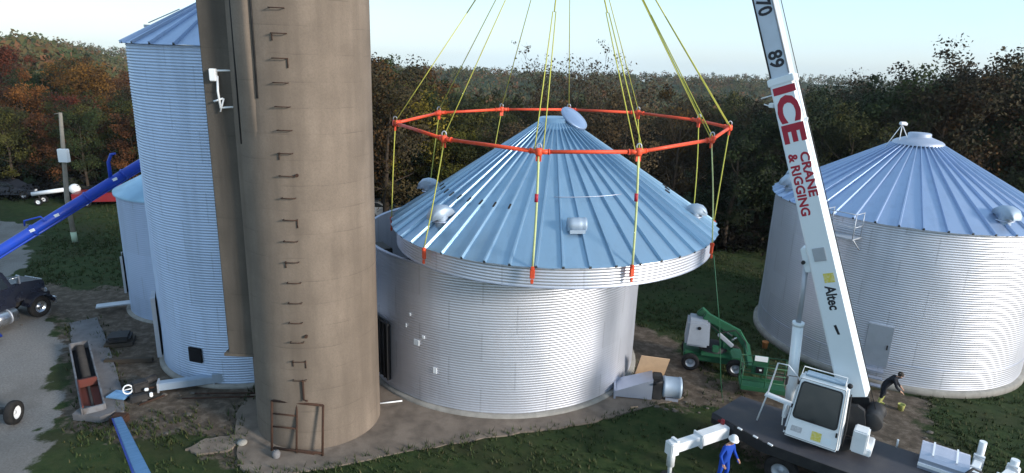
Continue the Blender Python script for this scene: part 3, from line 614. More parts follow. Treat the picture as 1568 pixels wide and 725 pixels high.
# small left bin
sb = thing('grain_bin', 'small short pale blue bin half hidden behind the tall corrugated bin', 'grain bin', (-16.4, 31.6, 0)); RS, HS = 3.35, 6.1
MB().lathe(corr(.05, HS, RS, .1, .006), 96).build('wall', MT['wall_small'], sb, fix=False); footing(sb, RS, .06)
rf = MB().lathe([(RS+.12, HS-.12), (RS+.12, HS), (RS*.6, HS+.75), (.3, HS+1.7), (.001, HS+1.75)], 64).build('roof', MT['pale_blue'], sb); rf.data.materials[0] = paint('pale_blue_roof', (.30, .50, .66), .35, .3, .15)
a = R(-152); M = Matrix.Rotation(a, 3, 'Z'); pc = lambda r_, t, z: (r_*math.cos(a)-t*math.sin(a), r_*math.sin(a)+t*math.cos(a), z)
d_ = MB().box(pc(RS+.04, 0, 1.9), (.1, .8, 1.9), M, .02).build('door', MT['hole'], sb); MB().box(pc(RS+.1, .42, 1.9), (.1, .08, 1.9), M).box(pc(RS+.1, -.42, 1.9), (.1, .08, 1.9), M).build('door_frame', MT['grey_metal'], d_)
MB().box(pc(RS+.7, .2, .35), (1.5, .5, .06), M).build('entry_sill', MT['grey_metal'], sb)

# ------------------------------------------------------------------ concrete silo
si = thing('concrete_silo', 'tall brown concrete silo standing between the tall left bin and the centre bin', 'silo', (-6.82, 20.65, 0)); RSI = 2.13
MB().lathe([(RSI+.03, -.1), (RSI+.02, 1), (RSI, 5), (RSI, 12), (RSI-.02, 19.5)], 96).build('shaft', MT['silo'], si)
MB().lathe([(RSI-.02, 19.5), (1.6, 20.6), (.8, 21.2), (.001, 21.4)], 64).build('dome', MT['sheet'], si)
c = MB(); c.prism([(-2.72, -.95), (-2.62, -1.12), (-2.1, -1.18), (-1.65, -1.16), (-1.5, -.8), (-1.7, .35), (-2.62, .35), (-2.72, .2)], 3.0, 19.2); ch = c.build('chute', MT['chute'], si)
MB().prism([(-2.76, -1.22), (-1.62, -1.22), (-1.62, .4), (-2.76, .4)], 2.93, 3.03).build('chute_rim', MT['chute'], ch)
c = MB(); vs = []; fs = []; zz = [19.3, 15, 13, 12, 11, 10]; pr = [.10, .10, .09, .07, .035, -.03]
for z, p in zip(zz, pr):
    for t in range(13): a_ = R(-131+t*1.75); e_ = min(1, min(t, 12-t)/2.0); vs.append(((RSI-.03+(p+.03)*e_**.5)*math.cos(a_), (RSI-.03+(p+.03)*e_**.5)*math.sin(a_), z))
for i_ in range(5):
    for t in range(12): fs.append((i_*13+t, i_*13+t+1, (i_+1)*13+t+1, (i_+1)*13+t))
c.add(vs, fs, True)
for a_, zb in ((-132.5, 10.2), (-108.5, 11.6)): MB().tube([((RSI+.0)*math.cos(R(a_)), (RSI+.0)*math.sin(R(a_)), 19.3), ((RSI+.0)*math.cos(R(a_)), (RSI+.0)*math.sin(R(a_)), zb)], .035, 6).build('groove_line', MT['black'], si)  # thin black tubes drawn for the dark grooves beside the raised pilaster
c.build('pilaster', MT['silo'], si)
for k in range(26):
    z = 2.66+.672*k; a = R(-87.5+math.sin(k*1.7)*.4); pr_ = RSI+.12; w = .2/RSI
    P = lambda aa, rr_: (rr_*math.cos(aa), rr_*math.sin(aa), z)
    mb = MB().tube([P(a-w, RSI-.02), P(a-w, pr_), P(a+w, pr_), P(a+w, RSI-.02)], .015, 6)
    if k % 5 == 1: mb.tube([Vector(P(a-w, RSI+.03)), Vector(P(a-w, RSI+.03))-Vector((0, 0, .2))], .016, 5)
    if k % 7 == 1: mb.tube([Vector(P(a+w, RSI+.03)), Vector(P(a+w, RSI+.03))-Vector((0, 0, .26))], .016, 5)
    mb.build('rung', MT['rust'], si)
a = R(-85); MB().tube([((RSI+.06)*math.cos(a), (RSI+.06)*math.sin(a), 2.66), ((RSI+.06)*math.cos(a), (RSI+.06)*math.sin(a), 1.95), ((RSI+.2)*math.cos(a+.06), (RSI+.2)*math.sin(a+.06), 1.98)], .035, 6).build('drop_bar', MT['rust'], si)
for z in (4.2, 9.4): MB().tube([(RSI*math.cos(R(-80)), RSI*math.sin(R(-80)), z), ((RSI+.1)*math.cos(R(-80)), (RSI+.1)*math.sin(R(-80)), z)], .05, 8).build('wall_plug', MT['rust'], si)
an = thing('antenna_bracket', 'white pipe bracket with a small box fixed to the dark silo chute', 'bracket', (-8.95, 19.42, 11.2))
MB().tube([(.45, .1, 1.12), (-.12, 0, 1.1)], .028, 8).tube([(-.02, 0, .95), (-.02, -.05, .5), (.02, -.05, 0)], .035, 8).tube([(.02, -.05, .02), (.45, .1, .05)], .03, 8).tube([(-.17, -.05, .2), (.12, -.05, .3)], .03, 8).tube([(-.0, -.05, -.1), (.14, -.05, .3)], .025, 8).build('pipe_arm', MT['white'], an)
MB().box((-.13, -.02, .98), (.2, .16, .36), None, .02).build('box_housing', MT['white'], an)
gt = thing('metal_gate', 'rusty tubular metal gate leaning against the foot of the concrete silo', 'gate', (-6.9, 18.3, .05), R(-6), rot=None)
t_ = R(9); B = lambda x, z: (x, z*math.sin(t_)*.9, z*math.cos(t_))
for nm, segs, r_ in (('outer_frame', [((-.88, 0), (-.88, 1.75)), ((.88, 0), (.88, 1.75)), ((-.88, 1.75), (.88, 1.75)), ((-.88, .08), (.88, .08))], .042), ('centre_post', [((-.02, 0), (-.02, 1.75))], .035), ('cross_bar', [((-.88, .85), (-.02, .85)), ((-.88, 1.3), (-.02, 1.3)), ((-.8, .12), (.6, .02))], .028)):
    mb = MB()
    for p, q_ in segs: mb.tube([B(*p), B(*q_)], r_, 8)
    mb.build(nm, MT['rust'], gt)
tag(MB().lathe([(.001, .12), (.13, .1), (.17, .05), (.16, 0)], 16, (-8.9, 18.7, .06)).build('round_cover', MT['foot']), 'small round pale lid lying left of the silo foot', 'lid')
tag(MB().lathe([(.001, .24), (.1, .22), (.14, .12), (.12, 0)], 14, (-7.5, 18.05, .05)).build('metal_pail', MT['pad']), 'small grey pail standing at the left foot of the rusty gate', 'pail')

# ------------------------------------------------------------------ lifted roof
T = Matrix.Rotation(R(-1.3), 3, 'Y')
LR = thing('lifted_bin_roof', 'blue-grey ribbed conical steel roof hanging in the air from the orange lifting ring', 'roof', (1.6, 24.75, 6.9), rot=T); RF = 6.27
mb, _ = cone_mesh(RF, 0, 4.1, .62, 48); RM = ribend(mb, RF, 0, 4.1, 48)
mb = MB(); mb.lathe(corr(-.78, -.03, RF-.09, .1, .013), 144); mb.lathe([(RF-.13, -.03), (RF-.13, -.78)], 96); mb.build('ring_wall', MT['wall'], LR, fix=False)
MB().lathe([(RF-.14, -.80), (RF-.07, -.80), (RF-.07, -.76), (RF-.14, -.76)], 96).build('ring_edge', MT['sheet'], LR)
MB().lathe([(.86, 3.5), (.86, 3.62), (.80, 3.66), (.66, 3.76), (.64, 3.92), (.60, 3.94), (.001, 3.92)], 36).build('peak_collar', MT['roof'], LR)
Ml = Matrix.Rotation(R(36), 3, 'Y') @ Matrix.Rotation(R(22), 3, 'X')
MB().lathe([(.001, .08), (.30, .07), (.53, .03), (.59, -.02), (.57, -.05), (.001, -.03)], 36, (.72, -.1, 3.92), Ml).lathe([(.52, .035), (.58, .03), (.60, -.03), (.58, -.07), (.54, -.05)], 36, (.72, -.1, 3.92), Ml).build('peak_lid', MT['roofb'], LR)
vent(LR, 5.35, R(-139), RF, 0, 4.1, 'hood', .95); vent(LR, 5.1, R(-84.5), RF, 0, 4.1, 'pipe'); vent(LR, 5.2, R(168), RF, 0, 4.1, 'hood', .9); vent(LR, 5.5, R(-20), RF, 0, 4.1, 'hood', .8); vent(LR, 5.2, R(60), RF, 0, 4.1, 'hood', 1.0)
k = 4.1/RF; rp = lambda a, r_, dz: (r_*math.cos(a), r_*math.sin(a), 4.1-k*r_+dz)
MB().tube([rp(R(a), 3.95, .13) for a in range(-93, -56, 4)], .016, 6).build('roof_brace', MT['sheet'], LR)
cl_ = RM
for i in range(48):
    a = 2*PI*i/48
    if -PI < a-2*PI < -1.9 or a > PI*1.9 or a < .2:
        for r_ in (4.4,): cl_.box(rp(a, r_, .10), (.22, .06, .06), Matrix.Rotation(a, 3, 'Z') @ Matrix.Rotation(math.atan(k), 3, 'Y'))
RM.build('roof_panel', [MT['roof'], MT['black']], LR)
# roof stiffener rafters seen from below
for i in range(24): a = 2*PI*(i+.5)/24; MB().tube([rp(a, .7, -.08), rp(a, RF-.15, -.08)], .035, 5).build('rafter', MT['sheet'], LR)

# lifting ring, slings and straps
RING = [(-4.60, 24.32, 10.43), (-2.34, 20.79, 10.35), (.70, 18.67, 10.34), (3.69, 18.93, 10.41), (6.62, 21.53, 10.56), (8.15, 24.49, 10.70), (7.52, 26.50, 10.76), (5.45, 28.94, 10.80), (2.41, 29.81, 10.76), (-.69, 29.39, 10.69), (-3.36, 27.81, 10.57)]
CORN = ['leftmost', 'front left', 'front middle-left', 'front middle-right', 'front right', 'rightmost', 'back right', 'back middle-right', 'rearmost', 'back middle-left', 'back left']
lr = thing('lifting_ring', 'orange-red polygonal steel spreader ring hanging around the peak of the lifted roof', 'lifting ring', (2.12, 24.7, 10.58))
for i, p in enumerate(RING):
    p = Vector(p); q_ = Vector(RING[(i+1) % 11]); d = (q_-p).normalized()
    MB().tube([p+d*.12, q_-d*.12], .06, 12).build('beam', MT['red_ring'], lr, w=True)
    mb = MB(); mb.lathe([(.001, .12), (.09, .11), (.11, .07), (.11, -.07), (.09, -.11), (.001, -.12)], 14, p); dp = (Vector(RING[i-1])-p).normalized()
    for dd in (d, dp): mb.tube([p, p+dd*.30], .075, 12); mb.tube([p+dd*.28, p+dd*.32], .09, 12)
    mb.box(p+Vector((0, 0, -.2)), (.05, .16, .16), Matrix.Rotation(math.atan2(p.y-24.7, p.x-2.1), 3, 'Z')); cj = mb.build('corner_joint', MT['red_ring'], lr, w=True)
    MB().tube([p+Vector((.07*math.cos(t*PI/6), 0, .16+.09*math.sin(t*PI/6))) for t in range(-1, 8)], .02, 6).build('shackle', MT['grey_metal'], cj, w=True)
HOOK = Vector((1.57, 24.95, 20.2))
IT = T
for i, p in enumerate(RING):
    p = Vector(p); hd = (HOOK-p).normalized(); sd2 = hd.cross(Vector((0, 0, 1))).normalized()
    mb = MB(); two = i in (0, 2, 3, 4, 5)
    e_ = HOOK+Vector((math.cos(i*.57)*.12, math.sin(i*.57)*.12, -.1))
    if two: mb.tube([p+sd2*.13+Vector((0, 0, .05)), p.lerp(e_, .42)+sd2*.05], .018, 6); mb.tube([p-sd2*.13+Vector((0, 0, .05)), p.lerp(e_, .42)-sd2*.05], .018, 6); mb.tube([p.lerp(e_, .42), e_], .024, 6)
    else: mb.tube([p+Vector((0, 0, .1)), e_], .018, 6)
    tag(mb.build('lifting_sling', MT['strap']), 'yellow sling running up from the '+CORN[i]+' corner of the orange ring', 'sling', 'slings from the ring up to the crane hook')
    az = math.atan2(p.y-24.75, p.x-1.6); ev = IT @ Vector(((RF+.14)*math.cos(az), (RF+.14)*math.sin(az), -.12))+Vector((1.6, 24.75, 6.9))
    st = thing('rigging_strap', 'yellow strap from the '+CORN[i]+' corner of the orange ring down to the eave', 'strap', tuple(p), group='straps between the ring and the roof eave')
    w_ = .036 if i in (2, 3) else .022
    top = p+Vector((0, 0, -.1)); sg = Vector((random.uniform(-.05, .05), random.uniform(-.05, .05), 0)); MB().tube([top]+[top.lerp(ev+Vector((0, 0, .1)), q/6)+sg*math.sin(PI*q/6) for q in range(1, 6)]+[ev+Vector((0, 0, .1))], w_, 6).build('strap', MT['strap_pale' if i in (2, 3, 4) else 'strap'], st, w=True)
    if i in (2, 3): MB().tube([top.lerp(ev, .33), top.lerp(ev, .40)], w_+.02, 8).build('ratchet', MT['letter_red'], st, w=True)
    M = Matrix.Rotation(az, 3, 'Z'); MB().box(ev+Vector((0, 0, -.13)), (.09, .15, .32), M, .02).box(ev+Vector((0, 0, .05)), (.14, .1, .12), M, .02).box(ev+Vector((.02*math.cos(az), .02*math.sin(az), -.38)), (.07, .09, .14), M, .015).build('clamp', MT['clamp'], st, w=True)
tl = tag(MB().tube([(7.4, 22.2, 6.3), (8.1, 22.6, 3.4), (8.55, 22.9, .9), (8.75, 23.0, .02)], .018, 5).build('tag_line', MT['dgreen']), 'thin dark green tag line dangling from the right eave of the lifted roof', 'rope')

# ------------------------------------------------------------------ truck crane (local x: along the carrier, -y: towards the camera)
d_ax = Vector((.81, -.585, 0)).normalized(); m_ax = Vector((-d_ax.y, d_ax.x, 0))
CR = thing('truck_crane', 'white telescopic boom crane on a black carrier lifting the roof', 'crane', tuple(m_ax*20.6), math.atan2(d_ax.y, d_ax.x))
Bv = Vector((-.3495, 0, .9369)).normalized(); Uv = Vector((Bv.z, 0, -Bv.x)); Fv = Vector((-1.62, 0, 3.0))   # boom axis, right-hand width direction, foot
def bp(s, u, y): return Fv+Bv*s+Uv*u+Vector((0, y, 0))
def boomsec(s0, s1, hw, y0, y1, name, mat, b=.05, taper=None):
    mb = MB(); hw1 = taper or hw
    sec = lambda h_: [(-h_+b, y0), (h_-b, y0), (h_, y0+b), (h_, y1-b), (h_-b, y1), (-h_+b, y1), (-h_, y1-b), (-h_, y0+b)]
    vs = [bp(s0, u, y) for u, y in sec(hw)]+[bp(s1, u, y) for u, y in sec(hw1)]
    mb.add(vs, [list(range(8))[::-1], list(range(8, 16))]+[(i, (i+1) % 8, 8+(i+1) % 8, 8+i) for i in range(8)]); return mb.build(name, mat, CR)
base_s = boomsec(.1, 10.35, .41, .30, .98, 'boom_base_section', MT['cwhite'], .045, .345)
sec2 = boomsec(10.3, 20.5, .31, .35, .93, 'boom_second_section', MT['cwhite2'])
sec3 = boomsec(20.45, 30.0, .26, .39, .89, 'boom_third_section', MT['cwhite2'])
boomsec(29.9, 33.2, .30, .36, .92, 'boom_head', MT['cwhite'])
for u in (-.275, .275):
    mb = MB(); mb.tube([bp(10.4, u, .342), bp(20.4, u, .342)], .028, 6); mb.build('edge_rail', MT['black' if u < 0 else 'grey_metal'], sec2)
mb = MB(); mb.tube([bp(.8, .40, .55), bp(10.3, .36, .55)], .03, 6); mb.build('side_pipe', MT['white'], base_s)
MB().box(bp(10.25, 0, .64), (.78, .74, .22), Matrix.Rotation(math.atan2(Bv.x, Bv.z), 3, 'Y'), .02).build('section_collar', MT['cwhite'], base_s)
MB().box(bp(8.9, .40, .6), (.08, .12, .16), None, .02).build('side_lamp', MT['white'], base_s)
lf = MB(); lf.box(bp(9.6, -.47, .6), (.16, .3, .14), None, .02).tube([bp(9.9, -.4, .6), bp(9.9, -.75, .6)], .02, 6).tube([bp(9.5, -.4, .6), bp(9.7, -.7, .6)], .02, 6).build('cable_guide', MT['white'], base_s)
# slot plate and pivot where the lift cylinder meets the boom
MB().box(bp(4.75, -.02, .285), (.36, .03, .42), Matrix.Rotation(math.atan2(Bv.x, Bv.z), 3, 'Y'), .01).build('pivot_plate', MT['grey_metal'], base_s)
lug = MB().prism([(-.10, -.2), (.12, .25), (.12, .75), (-.3, .45), (-.34, .1)], .36, .92, XZ); lug = None
mb = MB(); mb.box(bp(4.6, -.42, .64), (.3, .5, .8), Matrix.Rotation(math.atan2(Bv.x, Bv.z), 3, 'Y'), .03); mb.build('cylinder_lug', MT['cwhite'], base_s)
MB().tube([bp(4.55, -.55, .3), bp(4.55, -.55, .98)], .06, 10).build('pivot_pin', MT['black'], base_s)
# luffing cylinder
ct = bp(4.5, -.52, .64); cbm = Vector((-3.45, .64, 1.7)); q1 = Vector((-3.62, .64, 4.95))
MB().tube([cbm, q1], .165, 20).tube([q1-Vector((0, 0, .1)), q1+Vector((0, 0, .02))], .185, 20).build('lift_cylinder', MT['cwhite'], CR)
MB().tube([q1, ct], .085, 14).build('cylinder_rod', MT['grey_metal'], CR)
def text(s, size, s_along, u, mat, parent, y=.296, bold=0.0, sx=1.0, name='lettering', align='LEFT', shear=0, space=1.0):
    cu = bpy.data.curves.new(name, 'FONT'); cu.body = s; cu.size = size; cu.extrude = .003; cu.offset = bold; cu.space_character = space; cu.shear = shear; cu.align_x = align; cu.align_y = 'CENTER'; cu.resolution_u = 3
    tmp = bpy.data.objects.new('tmp', cu); S.collection.objects.link(tmp); dg = bpy.context.evaluated_depsgraph_get(); me = bpy.data.meshes.new_from_object(tmp.evaluated_get(dg)); bpy.data.objects.remove(tmp); bpy.data.curves.remove(cu)
    M = Matrix((-Bv*1, Uv, Vector((0, -1, 0)))).transposed().to_4x4(); M.translation = bp(s_along, u, y)
    me.transform(M @ Matrix.Diagonal((sx, 1, 1, 1))); me.materials.clear(); me.materials.append(mat); o = link(bpy.data.objects.new(name, me)); o.parent = parent; return o
text('ICE', .84, 10.1, .01, MT['letter_red'], base_s, bold=.04, sx=1.42, space=1.03)
text('CRANE', .36, 7.98, .185, MT['letter_red'], base_s, bold=.012, sx=1.2)
text('& RIGGING', .36, 7.98, -.155, MT['letter_red'], base_s, bold=.012, sx=1.1)
text('Altec', .42, 3.72, .05, MT['letter_black'], base_s, bold=.012, sx=.86)
text('89', .56, 11.18, -.02, MT['letter_black'], sec2, y=.346, bold=.016, sx=.95)
text('70', .56, 12.80, -.02, MT['letter_black'], sec2, y=.346, bold=.016, sx=.95)
YM = Matrix.Rotation(math.atan2(Bv.x, Bv.z), 3, 'Y')
MB().box(bp(3.98, .1, .297), (.3, .006, .3), YM).build('warning_sticker', MT['yellow'], base_s)
MB().prism([(-.1, .1), (-.02, .12), (.03, -.2), (-.04, -.2)], -.003, .003, YM.to_4x4() @ XZ, bp(2.35, .02, .297)).build('small_mark', MT['letter_black'], base_s)
# turntable and machinery
mb = MB(); mb.lathe([(.001, 1.9), (.75, 1.9), (.8, 1.85), (.8, 1.42)], 32, (-2.1, .4, 0)); mb.build('turntable', MT['black'], CR)
mb = MB(); mb.prism([(-2.9, 1.9), (-1.1, 1.9), (-1.15, 2.45), (-1.25, 2.85), (-1.45, 2.95), (-1.7, 2.9), (-2.2, 2.35), (-2.9, 2.15)], .05, .22, XZ).prism([(-2.9, 1.9), (-1.1, 1.9), (-1.15, 2.45), (-1.25, 2.85), (-1.45, 2.95), (-1.7, 2.9), (-2.2, 2.35), (-2.9, 2.15)], 1.06, 1.2, XZ); mb.build('boom_mount', MT['black'], CR)
MB().lathe([(.001, -.5), (.28, -.5), (.30, -.44), (.26, -.42), (.26, .42), (.30, .44), (.28, .5), (.001, .5)], 24, (-1.0, .65, 2.5), Matrix.Rotation(PI/2, 3, 'X')).build('winch_drum', MT['black'], CR)
MB().tube([(-1.0, .65, 2.75), bp(6, .46, .65), bp(33, .36, .65)], .012, 5).build('hoist_cable', MT['black'], CR)
MB().box((-1.18, -.25, 2.05), (.42, .5, .75), None, .04).box((-1.05, .05, 1.75), (.45, .9, .25), None, .03).build('side_cabinet', MT['white'], CR)
# cab: leaning side face with big pane
cab = MB(); bl, br, tr_, tl_ = (-3.30, -.82, 1.62), (-1.66, -.82, 1.62), (-1.74, -.35, 3.62), (-3.14, -.35, 3.62)
def frustum(mb, f, yb0, yb1):   # f: 4 front corners; the back face at y=yb
    bk = [(f[0][0], yb0, f[0][2]), (f[1][0], yb0, f[1][2]), (f[2][0], yb1, f[2][2]), (f[3][0], yb1, f[3][2])]
    bm = bmesh.new(); V_ = [bm.verts.new(p) for p in list(f)+bk]
    for ff in ((0, 1, 2, 3), (7, 6, 5, 4), (0, 4, 5, 1), (1, 5, 6, 2), (2, 6, 7, 3), (3, 7, 4, 0)): bm.faces.new([V_[i] for i in ff])
    bmesh.ops.bevel(bm, geom=bm.edges[:], offset=.07, segments=3, affect='EDGES'); bm.verts.index_update()
    mb.add([v.co.copy() for v in bm.verts], [[v.index for v in g_.verts] for g_ in bm.faces]); bm.free(); return mb
cb = frustum(cab, [bl, br, tr_, tl_], .0, .1).build('cab', MT['white'], CR)
fn = (Vector(br)-Vector(bl)).cross(Vector(tl_)-Vector(bl)).normalized(); fn = fn if fn.y < 0 else -fn
def onface(s, t): a_ = Vector(bl).lerp(Vector(br), s); b_ = Vector(tl_).lerp(Vector(tr_), s); return a_.lerp(b_, t)
def rpanel(s0, s1, t0, t1, off, th, rad, name, mat, parent):
    pts = []
    cx_ = [(s1-rad, t1-rad, 0), (s0+rad, t1-rad, 90), (s0+rad, t0+rad, 180), (s1-rad, t0+rad, 270)]
    for a_, b_, st_ in cx_:
        for k_ in range(5): th_ = R(st_+k_*22.5); pts.append(onface(a_+rad*math.cos(th_), b_+rad*math.sin(th_)))
    n = len(pts); v = [p+fn*off for p in pts]+[p+fn*(off+th) for p in pts]
    return MB().add(v, [list(range(n))[::-1], [n+i for i in range(n)]]+[(i, (i+1) % n, n+(i+1) % n, n+i) for i in range(n)]).build(name, mat, parent)
ws = rpanel(.075, .925, .33, .93, .008, .02, .07, 'window_seal', MT['black'], cb); rpanel(.105, .895, .35, .91, .031, .006, .06, 'window_pane', MT['glass'], cb)
MB().box(onface(.35, .36)+fn*.045, (.5, .02, .02)).build('wiper', MT['black'], cb)
rpanel(.12, .32, .12, .21, .009, .004, .01, 'grey_sticker', MT['sticker'], cb); rpanel(.50, .68, .08, .22, .009, .004, .01, 'yellow_sticker', MT['yellow'], cb); rpanel(.70, .86, .08, .18, .009, .004, .01, 'white_sticker', MT['cwhite'], cb)
sm_ = rpanel(.035, .965, .035, .965, .001, .003, .03, 'door_seam', MT['black'], cb); rpanel(.043, .957, .041, .959, .003, .004, .03, 'door_panel', MT['white'], cb)
MB().box(onface(.93, .27)+fn*.03, (.05, .04, .16), None, .01).build('door_handle', MT['black'], cb)
for t_ in (.12, .5, .88): MB().tube([onface(.02, t_-.03)+fn*.01, onface(.02, t_+.03)+fn*.01], .022, 8).build('hinge', MT['black'], cb)
MB().tube([(-3.2, -.4, 3.55), (-3.42, -.6, 3.6)], .015, 6).box((-3.45, -.62, 3.42), (.05, .16, .3), None, .02).build('mirror', MT['black'], cb)
MB().lathe([(.001, .05), (.07, .04), (.08, -.04), (.05, -.08)], 14, (-1.72, -.42, 3.75), Matrix.Rotation(PI/2, 3, 'X')).build('work_lamp', MT['black'], cb)
MB().box((-2.42, -.12, 3.66), (1.15, .36, .06), None, .02).build('roof_window', MT['sky_glass'], cb)
MB().tube([(-3.1, -.33, 3.66), (-3.1, -.05, 3.82), (-1.85, -.05, 3.82), (-1.85, -.33, 3.66)], .018, 6).build('roof_rail', MT['white'], cb)
MB().tube([(-1.6, -.78, 1.9), (-1.58, -.6, 2.4), (-1.64, -.42, 3.5)], .022, 6).build('grab_rail', MT['black'], cb)
MB().tube([(-3.36, -.72, 1.9), (-3.40, -.6, 2.3), (-3.34, -.6, 2.6)], .022, 6).build('grab_rail', MT['white'], cb)
rl = MB().tube([(-4.25, -.15, 1.45), (-4.08, .0, 2.45), (-3.92, .1, 3.6), (-3.6, .1, 3.62), (-3.15, -.05, 3.3)], .026, 8); rl.build('hand_rail', MT['white'], CR)
MB().box((-3.72, .02, 2.38), (.85, .28, .06), Matrix.Rotation(R(6), 3, 'Y'), .01).box((-3.45, .0, 2.1), (.12, .3, .5), None, .02).build('step_bracket', MT['white'], CR)
# carrier
dk = MB().prism([(-5.62, -.62), (-5.2, 1.25), (6.2, 1.25), (6.2, -1.25), (-3.75, -1.25)], 1.22, 1.40); dk.build('deck', MT['deck'], CR)
MB().prism([(-5.63, -.60), (-3.75, -1.27), (-3.74, -1.22), (-5.6, -.56)], 1.02, 1.415).box((1.2, -1.265, 1.22), (9.9, .03, .36)).build('deck_skirt', MT['black'], CR)
MB().box((.4, 0, .95), (11.6, .9, .42), None, .02).box((-4.9, .2, .9), (.5, 2.0, .5), None, .02).build('chassis', MT['black'], CR)
for x in (-3.1, -1.75, 3.6, 5.0):
    for y in (-1.05, 1.05): wheel(CR, (x, y, .52), .52, .3, 'Y', 'grey_metal')
mb = MB()
for x in (-4.4, -4.1, -3.0, -2.7): mb.box((x+.1 if x < -3.6 else x, -1.06-(.0 if x > -3.8 else -.12*(x+3.8)/-.6), 1.30), (.09, .04, .05), None, .01)
mb.box((-5.3, -.78, 1.3), (.1, .05, .06), Matrix.Rotation(R(-19), 3, 'Z')); mb.build('marker_light', MT['redp'], CR)
for x in (-4.55, -4.0, -3.5): MB().box((x, -1.02-.36*(x+4.55)*.75, 1.43), (.16, .06, .04), Matrix.Rotation(R(-19), 3, 'Z')).build('deck_plate', MT['white'], CR)
MB().box((-5.15, -.93, 1.40), (.12, .1, .2), None, .02).build('tail_lamp', MT['redp'], CR)
def outrigger(x0, y0, x1, y1, z, ztop, name='outrigger', s=1.0):
    p, q_ = Vector((x0, y0, z)), Vector((x1, y1, z)); d = (q_-p).normalized(); M = Matrix.Rotation(math.atan2(d.y, d.x), 3, 'Z'); L = (q_-p).length
    o_ = MB().box(p.lerp(q_, .24), (L*.52, .36*s, .42*s), M, .03).box(p.lerp(q_, .52), (.06, .42*s, .48*s), M, .01).box(p.lerp(q_, .74), (L*.5, .28*s, .32*s), M, .02).build(name, MT['white'], CR)
    MB().tube([q_+Vector((0, 0, ztop-z)), q_+Vector((0, 0, ztop-z-.9))], .13*s, 14).box(q_, (.34*s, .36*s, .46*s), M, .03).tube([q_+Vector((0, 0, -.2)), q_+Vector((0, 0, -z+.1))], .07, 10).build('jack_leg', MT['white'], o_)
    MB().lathe([(.001, .14), (.1, .13), (.28, .06), (.3, .0)], 20, (q_.x, q_.y, 0)).build('foot_pad', MT['black'], o_)
    MB().box(q_+Vector((0, 0, .27))-d*.1, (.12, .3, .06), M, .01).build('jack_bracket', MT['white'], o_)
outrigger(-5.05, -.9, -6.05, -3.0, 1.1, 1.35)
outrigger(1.75, 1.2, 1.95, 2.75, 1.0, 1.75, s=.8)
outrigger(2.3, 1.2, 2.83, 2.8, 1.0, 1.45, s=.9)
mb = MB()
pr_ = [(-.55, 1.4), (-.55, 1.74), (-.46, 1.84), (-.3, 1.88), (.3, 1.88), (.46, 1.84), (.55, 1.74), (.55, 1.4)]
mb.prism(pr_, -.62, .62, Matrix.Rotation(PI/2, 4, 'Z') @ XZ, (1.0, .95, 0)); mb.build('hydraulic_tank', MT['sheet'], CR)
mb = MB()
for k in range(2): mb.box((1.0-.3+.6*k, .95, 1.89), (.05, .9, .02))
mb.box((1.0, .39, 1.55), (1.26, .05, .1)).build('tank_strap', MT['white'], CR)
MB().tube([(1.3, .2, 1.45), (1.7, .5, 1.9), (1.95, 1.0, 1.6)], .035, 8).tube([(1.2, .1, 1.45), (1.65, .3, 1.7), (2.0, .7, 1.5)], .03, 8).tube([(1.5, 0, 1.45), (1.9, .2, 1.75), (2.2, .5, 1.5)], .03, 8).build('hose', MT['black'], CR)
MB().tube([(-.25, 1.22, 1.4), (-.25, 1.22, 1.68)], .03, 8).build('deck_post', MT['white'], CR)
MB().box((3.4, -.2, 1.7), (1.4, 1.6, .6), None, .06).build('engine_cover', MT['black'], CR)
# hook block above the frame
hk = thing('hook_block', 'black and yellow crane hook block above the slings', 'hook block', tuple(HOOK)); 
MB().lathe([(.001, -.12), (.28, -.12), (.3, 0), (.28, .12), (.001, .12)], 24, (0, 0, .75), Matrix.Rotation(PI/2, 3, 'X')).box((0, 0, .7), (.5, .34, .7), None, .06).build('sheave_block', MT['yellow'], hk)
MB().tube([(0, 0, .4), (0, 0, .15), (.12, 0, .02), (.12, 0, -.12), (0, 0, -.2), (-.13, 0, -.12)], [.05, .06, .06, .06, .05, .02], 10).build('hook', MT['black'], hk)
tip = Matrix.Translation(m_ax*20.6) @ Matrix.Rotation(math.atan2(d_ax.y, d_ax.x), 4, 'Z') @ bp(33.1, -.1, .6)
MB().tube([(0, 0, 1), tip-HOOK+Vector((.1, 0, 0))], .016, 5).tube([(.15, 0, 1), tip-HOOK+Vector((.25, 0, 0))], .016, 5).build('wire_rope', MT['black'], hk)

# ------------------------------------------------------------------ green boom lift
BL = thing('boom_lift', 'green articulated boom lift with a grey hood parked between the bins', 'boom lift', (9.15, 25.95, 0), R(-14))
MB().box((0, 0, .55), (2.5, 1.15, .36), None, .05).box((.1, -.2, .78), (1.3, 1.1, .12), None, .03).build('chassis', MT['green'], BL)
for x in (-.95, .95):
    for y in (-.78, .78): wheel(BL, (x, y, .38), .38, .28, 'Y', 'grey_metal')
MB().lathe([(.001, 1.0), (.6, 1.0), (.62, .8)], 24).build('turntable', MT['black'], BL)
hd_ = MB(); bm = bmesh.new(); bmesh.ops.create_cube(bm, size=1)
for v in bm.verts: v.co = Vector((v.co.x*1.05*(1-.12*(v.co.z > 0)), v.co.y*1.25*(1-.15*(v.co.z > 0)), v.co.z*1.15))
bmesh.ops.bevel(bm, geom=bm.edges[:], offset=.1, segments=2, affect='EDGES'); bm.verts.index_update(); hd_.add([v.co+Vector((-.75, -.1, 1.65)) for v in bm.verts], [[v.index for v in f.verts] for f in bm.faces], False); bm.free()
h_ = hd_.build('engine_hood', paint('hood_grey', (.26, .29, .34), .5, 0, .35, 2), BL); MB().lathe([(.001, .03), (.07, .02), (.08, 0)], 12, (-.72, -.66, 1.95), Matrix.Rotation(PI/2, 3, 'X')).build('hood_port', MT['hole'], h_)
